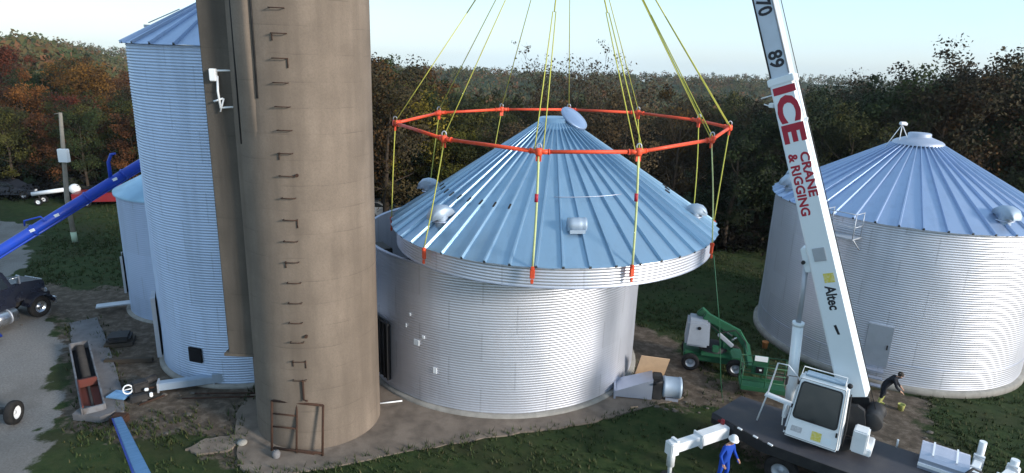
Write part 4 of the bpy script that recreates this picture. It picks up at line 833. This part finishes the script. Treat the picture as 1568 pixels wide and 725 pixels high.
def beam(p, q_, w, h, name, mat, parent):
    p, q_ = Vector(p), Vector(q_); d = (q_-p); L = d.length; Mx = d.to_track_quat('X', 'Z').to_matrix(); return MB().box((p+q_)/2, (L, w, h), Mx, .03).build(name, mat, parent)
beam((-.75, .25, 2.45), (.65, .1, 1.35), .32, .38, 'lower_boom', MT['green'], BL); beam((-.55, -.15, 2.4), (1.0, -.2, 1.75), .26, .32, 'upper_boom', MT['green'], BL)
beam((.9, -.2, 1.85), (1.35, -.3, 1.2), .22, .26, 'jib_link', MT['dgreen'], BL); beam((1.3, -.35, 1.35), (1.45, -1.3, .75), .24, .28, 'jib_boom', MT['green'], BL)
beam((.1, -.5, 1.75), (.75, -.5, 1.25), .12, .18, 'control_box', MT['grey_metal'], BL)
MB().tube([(-.4, .05, 2.3), (.7, .0, 1.5)], .06, 10).tube([(.5, -.1, 1.15), (1.1, -.25, 1.75)], .05, 10).build('boom_cylinder', MT['chrome'], BL)
for y_ in (-.32, -.26): MB().tube([(-.5, y_, 2.2), (.2, y_-.1, 1.75), (.8, y_-.05, 1.95), (1.25, y_-.1, 1.5), (1.35, y_-.5, 1.2)], .018, 6).build('hose', MT['black'], BL)
MB().box((.55, 0, 1.15), (.5, .6, .5), None, .08).box((.05, -.55, 1.05), (.3, .2, .3), None, .04).build('knuckle', MT['dgreen'], BL)
bk = MB(); X0, X1, Y0, Y1 = 1.0, 2.75, -2.7, -1.75
bs = MB().box(((X0+X1)/2, (Y0+Y1)/2, .42), (X1-X0, Y1-Y0, .06), None, .01).box(((X0+X1)/2, Y0, .52), (X1-X0, .04, .14)).box(((X0+X1)/2, Y1, .48), (X1-X0, .04, .14)).box((X0, (Y0+Y1)/2, .48), (.04, Y1-Y0, .14)).build('basket_floor', MT['green'], BL)
for z in (.85, 1.18, 1.5): bk.tube([(X0, Y0, z), (X1, Y0, z), (X1, Y1, z), (X0, Y1, z), (X0, Y0, z)], .022, 6)
for x in (X0, (X0+X1)/2, X1):
    for y in (Y0, Y1): bk.tube([(x, y, .42), (x, y, 1.5)], .022, 6)
bk.build('basket_rail', MT['green'], BL)
cp = MB().box((1.75, -1.82, 1.15), (.62, .12, .85), None, .03).build('control_panel', MT['green'], BL); MB().box((1.75, -1.9, 1.48), (.5, .03, .22)).build('panel_label', MT['white'], cp); MB().box((1.75, -1.9, .98), (.3, .05, .3), None, .01).build('panel_box', MT['hole'], cp); MB().box((1.77, -1.935, .99), (.09, .02, .07)).build('panel_plate', MT['white'], cp)

# ------------------------------------------------------------------ fan, plywood and bits between the bins
fa = thing('bin_fan', 'grey sheet metal fan and transition duct lying at the right foot of the centre bin', 'fan', (5.75, 23.0, .05), R(-8))
tp = MB().add([(-1.35, -.5, .05), (-1.35, .55, .05), (-1.35, .55, .28), (-1.35, -.5, .28), (.1, -.42, .02), (.1, .42, .02), (.1, .42, .88), (.1, -.42, .88)], [(0, 1, 2, 3), (4, 7, 6, 5), (0, 4, 5, 1), (3, 2, 6, 7), (0, 3, 7, 4), (1, 5, 6, 2)]); tp.build('transition_duct', MT['sheet'], fa)
MB().box((-1.36, .02, .17), (.08, 1.25, .36), None, .01).build('duct_flange', MT['sheet'], fa)
MB().box((.3, 0, .44), (.4, .8, .85), None, .04).box((.25, -.2, .95), (.35, .25, .14), None, .02).tube([(.1, -.45, .7), (.45, -.4, .85)], .05, 8).build('motor_housing', MT['black'], fa)
MB().lathe([(.36, .0), (.42, .02), (.43, .1), (.41, .14), (.41, .62), (.43, .66), (.42, .74), (.36, .76)], 28, (.5, 0, .45), Matrix.Rotation(PI/2, 3, 'Y')).lathe([(.001, .7), (.4, .7)], 24, (.5, 0, .45), Matrix.Rotation(PI/2, 3, 'Y')).build('fan_housing', MT['vent'], fa)
gl_ = MB()
for r_ in (.12, .22, .32): gl_.lathe([(r_, .77), (r_+.02, .79), (r_, .81)], 24, (.5, 0, .45), Matrix.Rotation(PI/2, 3, 'Y'))
gl_.build('fan_guard', MT['black'], fa); MB().box((.9, -.25, .02), (.5, .1, .1)).build('skid', MT['sheet'], fa); MB().box((.9, .25, .02), (.5, .1, .1)).build('skid', MT['sheet'], fa)
tag(MB().box((0, 0, .72), (1.2, .03, 1.3), Matrix.Rotation(R(16), 3, 'X') @ Matrix.Rotation(R(7), 3, 'Y')).build('plywood_sheet', MT['wood']), 'reddish brown plywood sheet propped behind the metal fan', 'plywood').location = (6.0, 23.9, .02)
tag(MB().box((5.0, 21.95, .07), (.3, .08, .04), Matrix.Rotation(.3, 3, 'Z')).build('wood_offcut', MT['wood']), 'small pale wood offcut on the ground in front of the fan', 'offcut')
tag(MB().lathe([(.001, .36), (.14, .36), (.16, .33), (.14, .3), (.12, 0), (.001, 0)], 18, (12.3, 27.9, .0)).build('orange_bucket', MT['orange']), 'small orange bucket at the left foot of the right bin', 'bucket')

# ------------------------------------------------------------------ left yard
au = thing('blue_auger', 'long bright blue grain auger tube slanting up towards the tall left bin', 'auger', (-26, 24.2, 0))
A0, A1 = Vector((-26.6, 22.0, .7)), Vector((-17.2, 29.0, 7.72)); adv = (A1-A0).normalized(); A2 = A1+adv*2.6
MB().tube([A0, A2], .215, 20).build('auger_tube', MT['blue'], au, w=True)
for t in (.2, .45, .62, .8, .93): p = A0.lerp(A1, t); MB().tube([p-adv*.06, p+adv*.06], .25, 20).build('tube_clamp', MT['blue'], au, w=True)
p = A0.lerp(A1, .885); MB().tube([p, p+Vector((-.02, 0, .9)), p+Vector((.15, 0, 1.25)), p+Vector((.35, 0, 1.3))], [.09, .075, .07, .05], 10).build('spout_arm', MT['blue'], au, w=True)
mb = MB(); mb.tube([A0+Vector((0, 0, -.28)), A1+Vector((0, 0, -.28))], .05, 8)
mb.build('under_rail', MT['blue'], au, w=True)
for t in (.62, .70, .9): p = A0.lerp(A1, t); MB().box(p+Vector((.06, -.22, .02)), (.32, .04, .12), Matrix.Rotation(R(-24), 3, 'Y')).build('white_tag', MT['white'], au, w=True)
p = A0.lerp(A1, .64); MB().tube([p+Vector((-.5, -.2, .05)), p+Vector((-.4, -.3, .3)), p+Vector((.3, -.25, .5)), p+Vector((.5, -.2, .3))], .035, 8).build('handle', MT['blue'], au, w=True)
MB().tube([A0.lerp(A1, .35), (-24.5, 22.4, 0)], .06, 8).tube([A0.lerp(A1, .35), (-23, 26.2, 0)], .06, 8).build('support_leg', MT['blue'], au, w=True)
MB().box(A0+Vector((-.3, 0, -.3)), (1.2, .9, .7), None, .05).build('intake_hopper', MT['blue'], au, w=True)

tr = thing('semi_truck', 'dark blue semi truck with chrome tank and stack parked at the left edge', 'truck', (-24.3, 27.0, 0), R(74))
# local +x forward, right side -y (the side facing the yard)
MB().box((-.4, 0, .78), (6.6, .8, .26), None, .03).build('frame', MT['black'], tr)
MB().prism([(-1.3, .95), (-1.3, 2.75), (-1.1, 2.88), (.25, 2.85), (.42, 2.72), (.75, 1.95), (.75, .95)], -1.05, 1.05, XZ).build('cab', MT['truck'], tr)
MB().prism([(.76, 1.0), (.76, 1.95), (1.5, 1.88), (2.35, 1.72), (2.45, 1.6), (2.45, .85), (2.0, .8), (1.5, 1.0)], -.72, .72, XZ).build('hood', MT['truck'], tr)
MB().box((2.48, 0, 1.28), (.06, 1.1, .85), None, .02).build('grille', MT['chrome'], tr); MB().box((2.62, 0, .62), (.14, 2.2, .34), None, .04).build('bumper', MT['chrome'], tr)
wsh = MB().add([(.79, -.92, 1.98), (.79, .92, 1.98), (.47, .92, 2.7), (.47, -.92, 2.7)], [(0, 1, 2, 3)]).build('windshield', MT['sky_glass'], tr)
for y in (-1.06, 1.06): MB().prism([(-.45, 1.95), (-.45, 2.6), (.28, 2.6), (.55, 1.95)], y-.01, y+.01, XZ).build('side_window', MT['glass'], tr)
MB().box((-1.32, 0, 2.2), (.02, 1.3, .6), None, .02).build('rear_window', MT['glass'], tr)
for y in (-.95, .95):
    f_ = MB(); pr_ = [(.68*math.cos(R(a))+1.85, .68*math.sin(R(a))+.52) for a in range(10, 175, 15)]; pr2 = [(.60*math.cos(R(a))+1.85, .60*math.sin(R(a))+.52) for a in range(10, 175, 15)][::-1]
    f_.prism(pr_+pr2, y-.26, y+.26, XZ).build('fender', MT['truck'], tr); wheel(tr, (1.85, y, .52), .52, .3, 'Y', 'chrome')
    for x in (-2.6, -3.85): wheel(tr, (x, y*.93, .52), .52, .5, 'Y', 'chrome')
    MB().tube([(-.7, y*1.08, .62), (.62, y*1.08, .62)], .34, 24).build('fuel_tank', MT['chrome'], tr)
    for x in (-.4, .3): MB().tube([(x-.03, y*1.08, .62), (x+.03, y*1.08, .62)], .355, 24).build('tank_band', MT['grey_metal'], tr)
    MB().tube([(-.55, y*1.28, 1.05), (-.55, y*1.28, 2.2)], .13, 16).tube([(-.55, y*1.28, 2.2), (-.55, y*1.28, 3.2), (-.68, y*1.28, 3.35)], .075, 12).build('exhaust_stack', MT['chrome'], tr)
    MB().box((.95, y*1.25, 2.25), (.08, .22, .42), None, .02).tube([(.6, y*1.05, 2.3), (.95, y*1.25, 2.35)], .02, 6).build('mirror', MT['chrome'], tr)
    MB().box((2.35, y*.82, 1.2), (.16, .26, .2), None, .04).build('headlight', MT['chrome'], tr)

wg = thing('farm_wagon', 'black farm wagon cut off by the left edge, one white-rimmed wheel showing', 'wagon', (-18.6, 19.2, 0), R(8))
MB().box((-1.2, .1, .95), (2.6, 1.6, .25), None, .03).box((-1.2, -.68, 1.3), (2.6, .05, .6)).box((-1.2, .88, 1.3), (2.6, .05, .6)).build('wagon_bed', MT['black'], wg)
MB().tube([(-2.4, .1, .42), (1.3, .1, .42)], .06, 10).build('axle', MT['black'], wg); wheel(wg, (1.42, .1, .42), .42, .26, 'X', 'white'); wheel(wg, (-2.5, .1, .42), .42, .26, 'X', 'white')
MB().box((0, .1, .62), (.2, .9, .5), None, .02).box((.9, .1, .5), (.9, .2, .2), None, .02).build('spring_mount', MT['black'], wg)

hp = thing('unloading_hopper', 'long open trough with black hopper and rusty red end on the concrete pad', 'hopper', (-16.6, 22.4, .09), math.atan2(-5.05, 3.9))
L_ = 6.3
fr = MB().box((0, .34, .22), (L_, .07, .42), None, .01).box((0, -.34, .22), (L_, .07, .42), None, .01).box((-L_/2, 0, .22), (.07, .62, .42)).box((L_/2, 0, .22), (.07, .62, .42)); fr.build('trough_frame', paint('trough_grey', (.17, .175, .19), .65, .2, .8, 3, .3, (.07, .045, .03)), hp)
MB().box((-1.3, 0, .10), (3.5, .6, .06)).build('hopper_floor', MT['hole'], hp)
MB().box((.75, 0, .30), (.5, .62, .3), Matrix.Rotation(R(-20), 3, 'Y'), .02).box((1.95, .0, .14), (2.2, .6, .08), None, .01).box((1.9, -.30, .32), (2.3, .05, .34)).build('red_cover', paint('rusty_red', (.10, .028, .022), .85, 0, .6, 3, .2, (.08, .04, .03)), hp)
MB().tube([(-3.0, 0, .2), (2.9, 0, .2)], .05, 8).lathe([(.16, .0), (.16, .03), (.13, .03)], 16, (-1.8, 0, .25)).build('screw_shaft', MT['black'], hp)
mb = MB()
for k in range(22): x = -2.9+k*.17; mb.lathe([(.05, 0), (.17, .02)], 14, (x, 0, .22), Matrix.Rotation(PI/2-.3, 3, 'Y'))
mb.build('screw_flight', MT['black'], hp)
tag(MB().box((0, 0, 0), (.75, .55, .06), Matrix.Rotation(R(-8), 3, 'Z'), .01).build('metal_plate', MT['pale_blue']), 'pale blue metal plate lying on the near end of the concrete pad', 'plate').location = (-14.65, 21.35, .15)
tag(MB().prism(ragged([(-.65, -.25), (-.6, .3), (.55, .35), (.7, .0), (.4, -.35)], 4, .03, 6), 0, .25).build('concrete_block', MT['pad']), 'flat pale concrete block at the near end of the hopper trough', 'block').location = (-14.7, 19.95, .05)

# leaning second auger, its head towards the camera
q0, q1_ = Vector((-13.7, 19.65, .15)), Vector((-5.35, 8.34, 5.75))
la = thing('grain_spout', 'pale blue square grain spout rising from the ground at the bottom left edge', 'spout', tuple(q0)); dd = (q1_-q0); Mx = dd.to_track_quat('X', 'Z').to_matrix()
MB().box((q0+q1_)/2, (dd.length, .28, .24), Mx, .02).build('spout_tube', MT['pale_blue'], la, w=True); MB().box((q0+q1_)/2+Mx @ Vector((0, -.15, .1)), (dd.length, .03, .08), Mx).build('dark_edge', MT['blue'], la, w=True)  # darker blue strip paints the shaded left edge of the lit, pale tube
MB().box(q0+Vector((0, .1, -.1)), (.5, .45, .5), None, .04).build('boot', MT['rust'], la, w=True)
MB().tube([q1_, (q1_.x, q1_.y-.6, 0)], .08, 8).build('support_leg', MT['pale_blue'], la, w=True)

ul = thing('unload_chute', 'grey-blue metal chute lying at the foot of the tall left bin', 'chute', (-12.55, 22.3, .1), R(22))
MB().box((0, 0, .16), (2.0, .34, .3), None, .03).box((1.15, 0, .26), (.5, .5, .42), None, .03).build('chute_body', MT['vent'], ul); MB().box((.95, -.0, .17), (.06, .46, .4)).box((-1.0, 0, .17), (.06, .46, .4)).build('flange', MT['grey_metal'], ul)
MB().box((1.42, 0, .28), (.03, .36, .3)).build('chute_mouth', MT['hole'], ul)
sc = thing('old_auger_motor', 'rusty heap of an old auger motor with a white hand wheel by the pad', 'motor', (-14.0, 21.5, 0), R(20))
MB().box((0, .2, .35), (.55, .45, .45), Matrix.Rotation(.4, 3, 'Z'), .05).tube([(-.1, .3, .35), (.55, .5, .5)], .15, 14).box((.1, -.3, .15), (.7, .3, .25), Matrix.Rotation(.3, 3, 'Z'), .03).build('motor_body', MT['black'], sc)
MB().tube([(-.35+.15*math.cos(t*PI/8), -.05+.04*math.cos(t*PI/8), .40+.18*math.sin(t*PI/8)) for t in range(17)], .028, 8).tube([(-.48, -.08, .40), (-.2, 0, .40)], .02, 6).build('hand_wheel', MT['white'], sc)
MB().box((.3, -.2, .38), (.14, .11, .09), Matrix.Rotation(.5, 3, 'X'), .02).box((.48, -.42, .26), (.11, .1, .17), Matrix.Rotation(.3, 3, 'Z'), .02).build('white_cover', MT['white'], sc); MB().tube([(-.6, .5, .05), (.9, .1, .3)], .04, 8).tube([(.1, -.7, .04), (.9, -.3, .1)], .035, 8).build('loose_pipe', MT['rust'], sc)
for i, (p, q_, lab) in enumerate([((-12.0, 21.75, .09), (-9.2, 22.0, .09), 'long dark pipe lying on the ground left of the silo, the farther one'), ((-12.3, 21.35, .09), (-9.3, 21.75, .09), 'long dark pipe lying on the ground left of the silo, the nearer one')]):
    tag(MB().tube([p, q_], .035, 8).build('iron_pipe', MT['rust']), lab, 'pipe')
tag(MB().tube([(-5.0, 21.5, .07), (-4.0, 21.75, .1)], .03, 8).build('white_pipe', MT['white']), 'short white pipe between the silo and the centre bin', 'pipe')
vl = thing('junk_pallet', 'dark tarpaulin covered pallet lying left of the tall bin', 'pallet', (-17.4, 25.9, 0), R(20))
MB().box((0, 0, .1), (1.1, .9, .14)).build('pallet_base', MT['old_wood'], vl); MB().box((0, 0, .32), (.95, .8, .3), Matrix.Rotation(.1, 3, 'X'), .1).build('tarpaulin', MT['black'], vl)
vl = thing('timber_beam', 'dark old timber beam lying between the pad and the tall bin', 'beam', (-16.0, 24.2, 0), R(10)); MB().box((0, 0, .1), (1.9, .2, .18), None, .02).build('beam_body', MT['old_wood'], vl)
rs_ = random.Random(9)
def rock(x, y, s, lab):
    bm = bmesh.new(); bmesh.ops.create_icosphere(bm, subdivisions=2, radius=s)
    for v in bm.verts: v.co = Vector((v.co.x*1.3, v.co.y, v.co.z*.6))*(1+.25*mnoise.noise(v.co*5/s*.3+Vector((x, y, 0))))
    me = bpy.data.meshes.new('stone'); bm.to_mesh(me); bm.free(); me.materials.append(MT['rock']); o = link(bpy.data.objects.new('stone', me)); o.location = (x, y, s*.25); tag(o, lab, 'stone', lab.replace('stone', 'stones'))
for i in range(60):
    x, y = rs_.choice([(rs_.uniform(-15.5, -10), rs_.uniform(18.8, 22)), (rs_.uniform(-24, -17), rs_.uniform(26, 31)), (rs_.uniform(12, 16), rs_.uniform(19, 24)), (rs_.uniform(5, 8), rs_.uniform(21.8, 23))])
    rock(x, y, rs_.uniform(.035, .10), 'small grey stone '+('by the hopper pad' if x < -16 else 'on the dirt left of the silo' if x < -9 else 'beside the metal fan' if x < 9 else 'on the dirt right of the crane cab'))
tag(MB().prism(ragged([(-10.6, 18.3), (-10.2, 18.9), (-9.4, 19.15), (-8.95, 18.9), (-9.2, 18.3), (-10.1, 18.0)], 4, .05, 7), -.05, .07).build('concrete_slab', MT['slab']), 'broken flat concrete slab in the grass left of the silo', 'slab')

# utility pole
up_ = thing('utility_pole', 'weathered wooden utility pole with a white box on the left lawn', 'utility pole', (-29.26, 40.5, 0))
MB().tube([(0, 0, -.3), (-.1, 0, 3), (.15, 0, 6), (.35, 0, 8.6)], [.16, .15, .13, .10], 12).build('pole', MT['pole'], up_); MB().tube([(.0, -.02, .05), (-.02, -.02, .75)], .175, 12).build('pole_band', paint('pale_green_band', (.4, .5, .36), .7), up_)
MB().box((.28, -.2, 5.9), (.62, .32, .85), None, .03).build('meter_box', MT['white'], up_); MB().tube([(.35, 0, 8.5), (.2, 0, 8.55), (-.05, 0, 8.5)], .03, 6).build('insulator_arm', MT['pole'], up_)

# parked vehicles far left
def car(name, label, cat, loc, rz, mat, prof, glassp, W=1.85, L=4.6, bed=False, group='vehicles parked below the left hillside'):
    t = thing(name, label, cat, loc, rz, group); MB().prism(prof, -W/2, W/2, XZ).build('body', mat, t); MB().prism(glassp, -W/2+.12, W/2-.12, XZ).build('cabin', mat, t)
    xs_ = [p[0] for p in glassp]; zs = [p[1] for p in glassp]; a_, b_ = min(zs), max(zs)
    gp = [(p[0]*.93+.07*sum(xs_)/len(xs_), a_+.08+(p[1]-a_)*.78) for p in glassp]
    for y in (-W/2+.11, W/2-.11): MB().prism(gp, y-.012, y+.012, XZ).build('side_window', MT['glass'], t)
    for x in (-L*.31, L*.31):
        for y in (-W/2+.1, W/2-.1): wheel(t, (x, y, .36), .36, .24, 'Y', 'grey_metal')
    for y in (-.6, .6): MB().box((L/2-.02, y, .75), (.06, .3, .16), None, .02).build('headlight', MT['white'], t)
    MB().box((L/2, 0, .45), (.12, W*.95, .2), None, .03).box((-L/2, 0, .45), (.12, W*.95, .2), None, .03).build('bumper', MT['black'], t)
PICK = [(-2.6, .45), (-2.6, 1.1), (-.55, 1.1), (1.1, 1.1), (2.45, .98), (2.6, .8), (2.6, .45)]; PG = [(-.6, 1.1), (-.55, 1.72), (.45, 1.72), (1.05, 1.1)]
SED = [(-2.3, .4), (-2.35, .85), (-1.7, .98), (1.0, .98), (2.2, .82), (2.3, .6), (2.3, .4)]; SG = [(-1.6, .98), (-1.0, 1.42), (.3, 1.42), (1.0, .98)]
car('pickup_truck', 'dark red pickup truck parked under the blue auger by the wood', 'pickup truck', (-33.4, 51.3, 0), R(15), MT['redp'], PICK, PG, 1.9, 5.2)
car('parked_car', 'dark sedan parked at the far left edge below the hillside', 'car', (-42.8, 52.5, 0), R(10), MT['dark_car'], SED, SG)
car('parked_car', 'black pickup parked between the dark sedan and the white tank trailer', 'pickup truck', (-38.4, 54.0, 0), R(170), MT['black'], PICK, PG, 1.9, 5.2)
wt = thing('tank_trailer', 'white pipe-like trailer with a round tank beside the utility pole', 'trailer', (-37.6, 50.8, 0), R(14))
MB().tube([(-1.8, 0, .85), (1.0, 0, 1.25)], .17, 14).build('drawbar_tube', MT['white'], wt); MB().lathe([(.001, .35), (.3, .32), (.42, .1), (.42, -.1), (.3, -.32), (.001, -.35)], 18, (1.35, 0, 1.25), Matrix.Rotation(PI/2, 3, 'X')).build('round_tank', MT['white'], wt)
for y in (-.5, .5): wheel(wt, (-1.2, y, .3), .3, .18, 'Y', 'white')
MB().tube([(-1.2, -.5, .3), (-1.2, .5, .3)], .04, 8).tube([(-1.2, 0, .3), (-1.4, 0, .9)], .05, 8).tube([(1.1, 0, 1.1), (1.2, 0, .05)], .05, 8).build('axle', MT['black'], wt)
car('parked_car', 'pale grey car half hidden between the silo and the lifted roof', 'car', (-11.2, 50.2, 0), R(5), paint('silver_paint', (.36, .38, .40), .35), SED, SG, group=None)
fn_ = thing('white_fence', 'short white rail fence in the trees at the far right edge', 'fence', (36.5, 43.3, 0), R(20)); mb = MB()
for z in (.6, 1.1): mb.box((0, 0, z), (3.0, .04, .12))
mb.build('rail', MT['white'], fn_); mb = MB()
for x in (-1.4, 0, 1.4): MB().box((x, .05, .65), (.1, .1, 1.3)).build('post', MT['white'], fn_)

# ------------------------------------------------------------------ people
def person(label, loc, rz, J, mats, split, helmet=None, extra=None):
    """J: joint positions; one skinned continuous body"""
    t = thing('person', label, 'person', loc, rz)
    names = list(J); V = [Vector(J[n][0]) for n in names]; rad = [J[n][1] for n in names]; idx = {n: i for i, n in enumerate(names)}
    E = [('pelvis', 'belly'), ('belly', 'chest'), ('chest', 'neck'), ('neck', 'head0'), ('head0', 'head1')]
    for s in 'LR': E += [('chest', 'sh'+s), ('sh'+s, 'el'+s), ('el'+s, 'wr'+s), ('wr'+s, 'ha'+s), ('pelvis', 'hip'+s), ('hip'+s, 'kn'+s), ('kn'+s, 'an'+s), ('an'+s, 'toe'+s)]
    me = bpy.data.meshes.new('body'); me.from_pydata([tuple(v) for v in V], [(idx[a], idx[b_]) for a, b_ in E], []); tmp = bpy.data.objects.new('tmp', me); S.collection.objects.link(tmp)
    sk = tmp.modifiers.new('s', 'SKIN'); sk.use_smooth_shade = True
    for i, sv in enumerate(me.skin_vertices[0].data): sv.radius = (rad[i], rad[i]); sv.use_root = names[i] == 'pelvis'
    sub = tmp.modifiers.new('u', 'SUBSURF'); sub.levels = sub.render_levels = 2
    dg = bpy.context.evaluated_depsgraph_get(); bmh = bpy.data.meshes.new_from_object(tmp.evaluated_get(dg)); bpy.data.objects.remove(tmp)
    bm = bmesh.new(); bm.from_mesh(bmh)
    for s in 'LR':    # five separate bent fingers on each hand
        h0, h1 = Vector(J['wr'+s][0]), Vector(J['ha'+s][0]); d = (h1-h0).normalized(); sdv = d.cross(Vector((0, 0, 1)));
        sdv = sdv.normalized() if sdv.length > .1 else Vector((1, 0, 0)); nn = d.cross(sdv)
        for k in range(5):
            mbf = MB(); o_ = (k-1.5)*.021; l_ = (.07, .082, .078, .062, .055)[k]
            if k < 4: b0 = h1+sdv*o_; mbf.tube([b0-d*.02, b0+d*l_*.5, b0+d*l_+nn*.025], [.009, .0085, .006], 6)
            else: b0 = h0.lerp(h1, .4)+sdv*.035; mbf.tube([b0, b0+d*.03+sdv*.03, b0+d*.065+sdv*.035], [.011, .01, .007], 6)
            vv = [bm.verts.new(p) for p in mbf.v]; 
            for f in mbf.f: bm.faces.new([vv[i] for i in f])
    hc = (Vector(J['head0'][0])+Vector(J['head1'][0]))/2
    for dx in (-.032, .032): bmesh.ops.create_icosphere(bm, subdivisions=1, radius=.014, matrix=Matrix.Translation(hc+Vector((dx, -.094, .01))))
    bmesh.ops.create_icosphere(bm, subdivisions=1, radius=.02, matrix=Matrix.Translation(hc+Vector((0, -.11, -.02))))
    for dx in (-.095, .095): bmesh.ops.create_icosphere(bm, subdivisions=1, radius=.024, matrix=Matrix.Translation(hc+Vector((dx, 0, -.01))))
    me = bpy.data.meshes.new('body'); bm.to_mesh(me); bm.free()
    for m_ in mats: me.materials.append(m_)
    for f in me.polygons:
        f.use_smooth = True; c_ = f.center; f.material_index = split(c_)
    o = link(bpy.data.objects.new('body', me)); o.parent = t
    if helmet:
        hm = MB().lathe([(.001, .15), (.06, .145), (.11, .10), (.13, .03), (.135, .0), (.17, -.012), (.17, -.02), (.12, -.01)], 20, hc+Vector((0, -.01, .05)), Matrix.Rotation(.25, 3, 'X')).build('helmet', helmet, t)
    else:
        MB().lathe([(.001, .13), (.06, .12), (.10, .07), (.108, .0), (.09, -.04)], 16, hc+Vector((0, .015, .03)), Matrix.Rotation(.0, 3, 'X')).build('hair', MT['boot'], t)
    return t
J1 = dict(pelvis=((0, 0, .95), .15), belly=((0, -.02, 1.12), .15), chest=((.02, -.07, 1.36), .165), neck=((.04, -.12, 1.52), .06), head0=((.05, -.16, 1.60), .088), head1=((.06, -.18, 1.72), .085),
          shL=((.21, -.08, 1.42), .075), elL=((.30, -.10, 1.14), .052), wrL=((.30, -.26, .95), .036), haL=((.29, -.32, .90), .035), shR=((-.18, -.08, 1.42), .075), elR=((-.32, -.05, 1.16), .052), wrR=((-.36, -.2, .96), .036), haR=((-.37, -.27, .92), .035),
          hipL=((.10, 0, .88), .11), knL=((.13, -.06, .5), .075), anL=((.13, .02, .10), .055), toeL=((.14, -.16, .04), .045), hipR=((-.10, 0, .88), .11), knR=((-.13, .02, .5), .075), anR=((-.14, .1, .10), .055), toeR=((-.16, -.08, .04), .045))
person('worker in blue overalls and a white helmet standing by the left outrigger', (7.05, 17.6, 0), R(35), J1, [MT['work_blue'], MT['skin'], MT['boot']], lambda c: 2 if c.z < .12 else (1 if c.z > 1.5 or (abs(c.x) > .26 and c.z < .97) else 0), MT['white'])
J2 = dict(J1); J2.update(chest=((0, -.26, 1.28), .17), belly=((0, -.10, 1.1), .15), neck=((0, -.38, 1.38), .06), head0=((0, -.45, 1.42), .088), head1=((0, -.50, 1.53), .085), shL=((.2, -.28, 1.32), .078), elL=((.26, -.42, 1.05), .055), wrL=((.2, -.58, .9), .038), haL=((.18, -.64, .86), .035),
          shR=((-.2, -.28, 1.32), .078), elR=((-.26, -.40, 1.05), .055), wrR=((-.2, -.58, .88), .038), haR=((-.18, -.64, .84), .035))
person('worker in dark clothes and yellowish boots bending beside the right bin', (15.1, 22.9, 0), R(60), J2, [MT['dark_cloth'], MT['skin'], MT['hiviz']], lambda c: 2 if c.z < .42 else (1 if c.z > 1.42 or (c.y < -.55 and c.z < 1) else 0), None)
tag(MB().lathe([(.001, 0), (.10, 0), (.13, .24), (.14, .26), (.12, .26), (.09, .05)], 18, (15.75, 22.6, 0)).build('yellow_bucket', MT['hiviz']), 'pale yellow bucket on the dirt beside the dark-clothed worker', 'bucket')

# ------------------------------------------------------------------ thin evening haze over the valley
m = bpy.data.materials.new('haze'); m.use_nodes = True; nt = m.node_tree; nt.nodes.clear()
ou = nt.nodes.new('ShaderNodeOutputMaterial'); pv = nt.nodes.new('ShaderNodeVolumePrincipled'); pv.inputs['Color'].default_value = (.86, .91, 1, 1); pv.inputs['Density'].default_value = .00012; pv.inputs['Anisotropy'].default_value = .3
nt.links.new(pv.outputs[0], ou.inputs['Volume'])
o = MB().box((0, 590, 3), (3200, 1360, 96)).build('haze', m); o['kind'] = 'stuff'; o['label'] = 'thin pale evening haze over the valley'; o['category'] = 'haze'
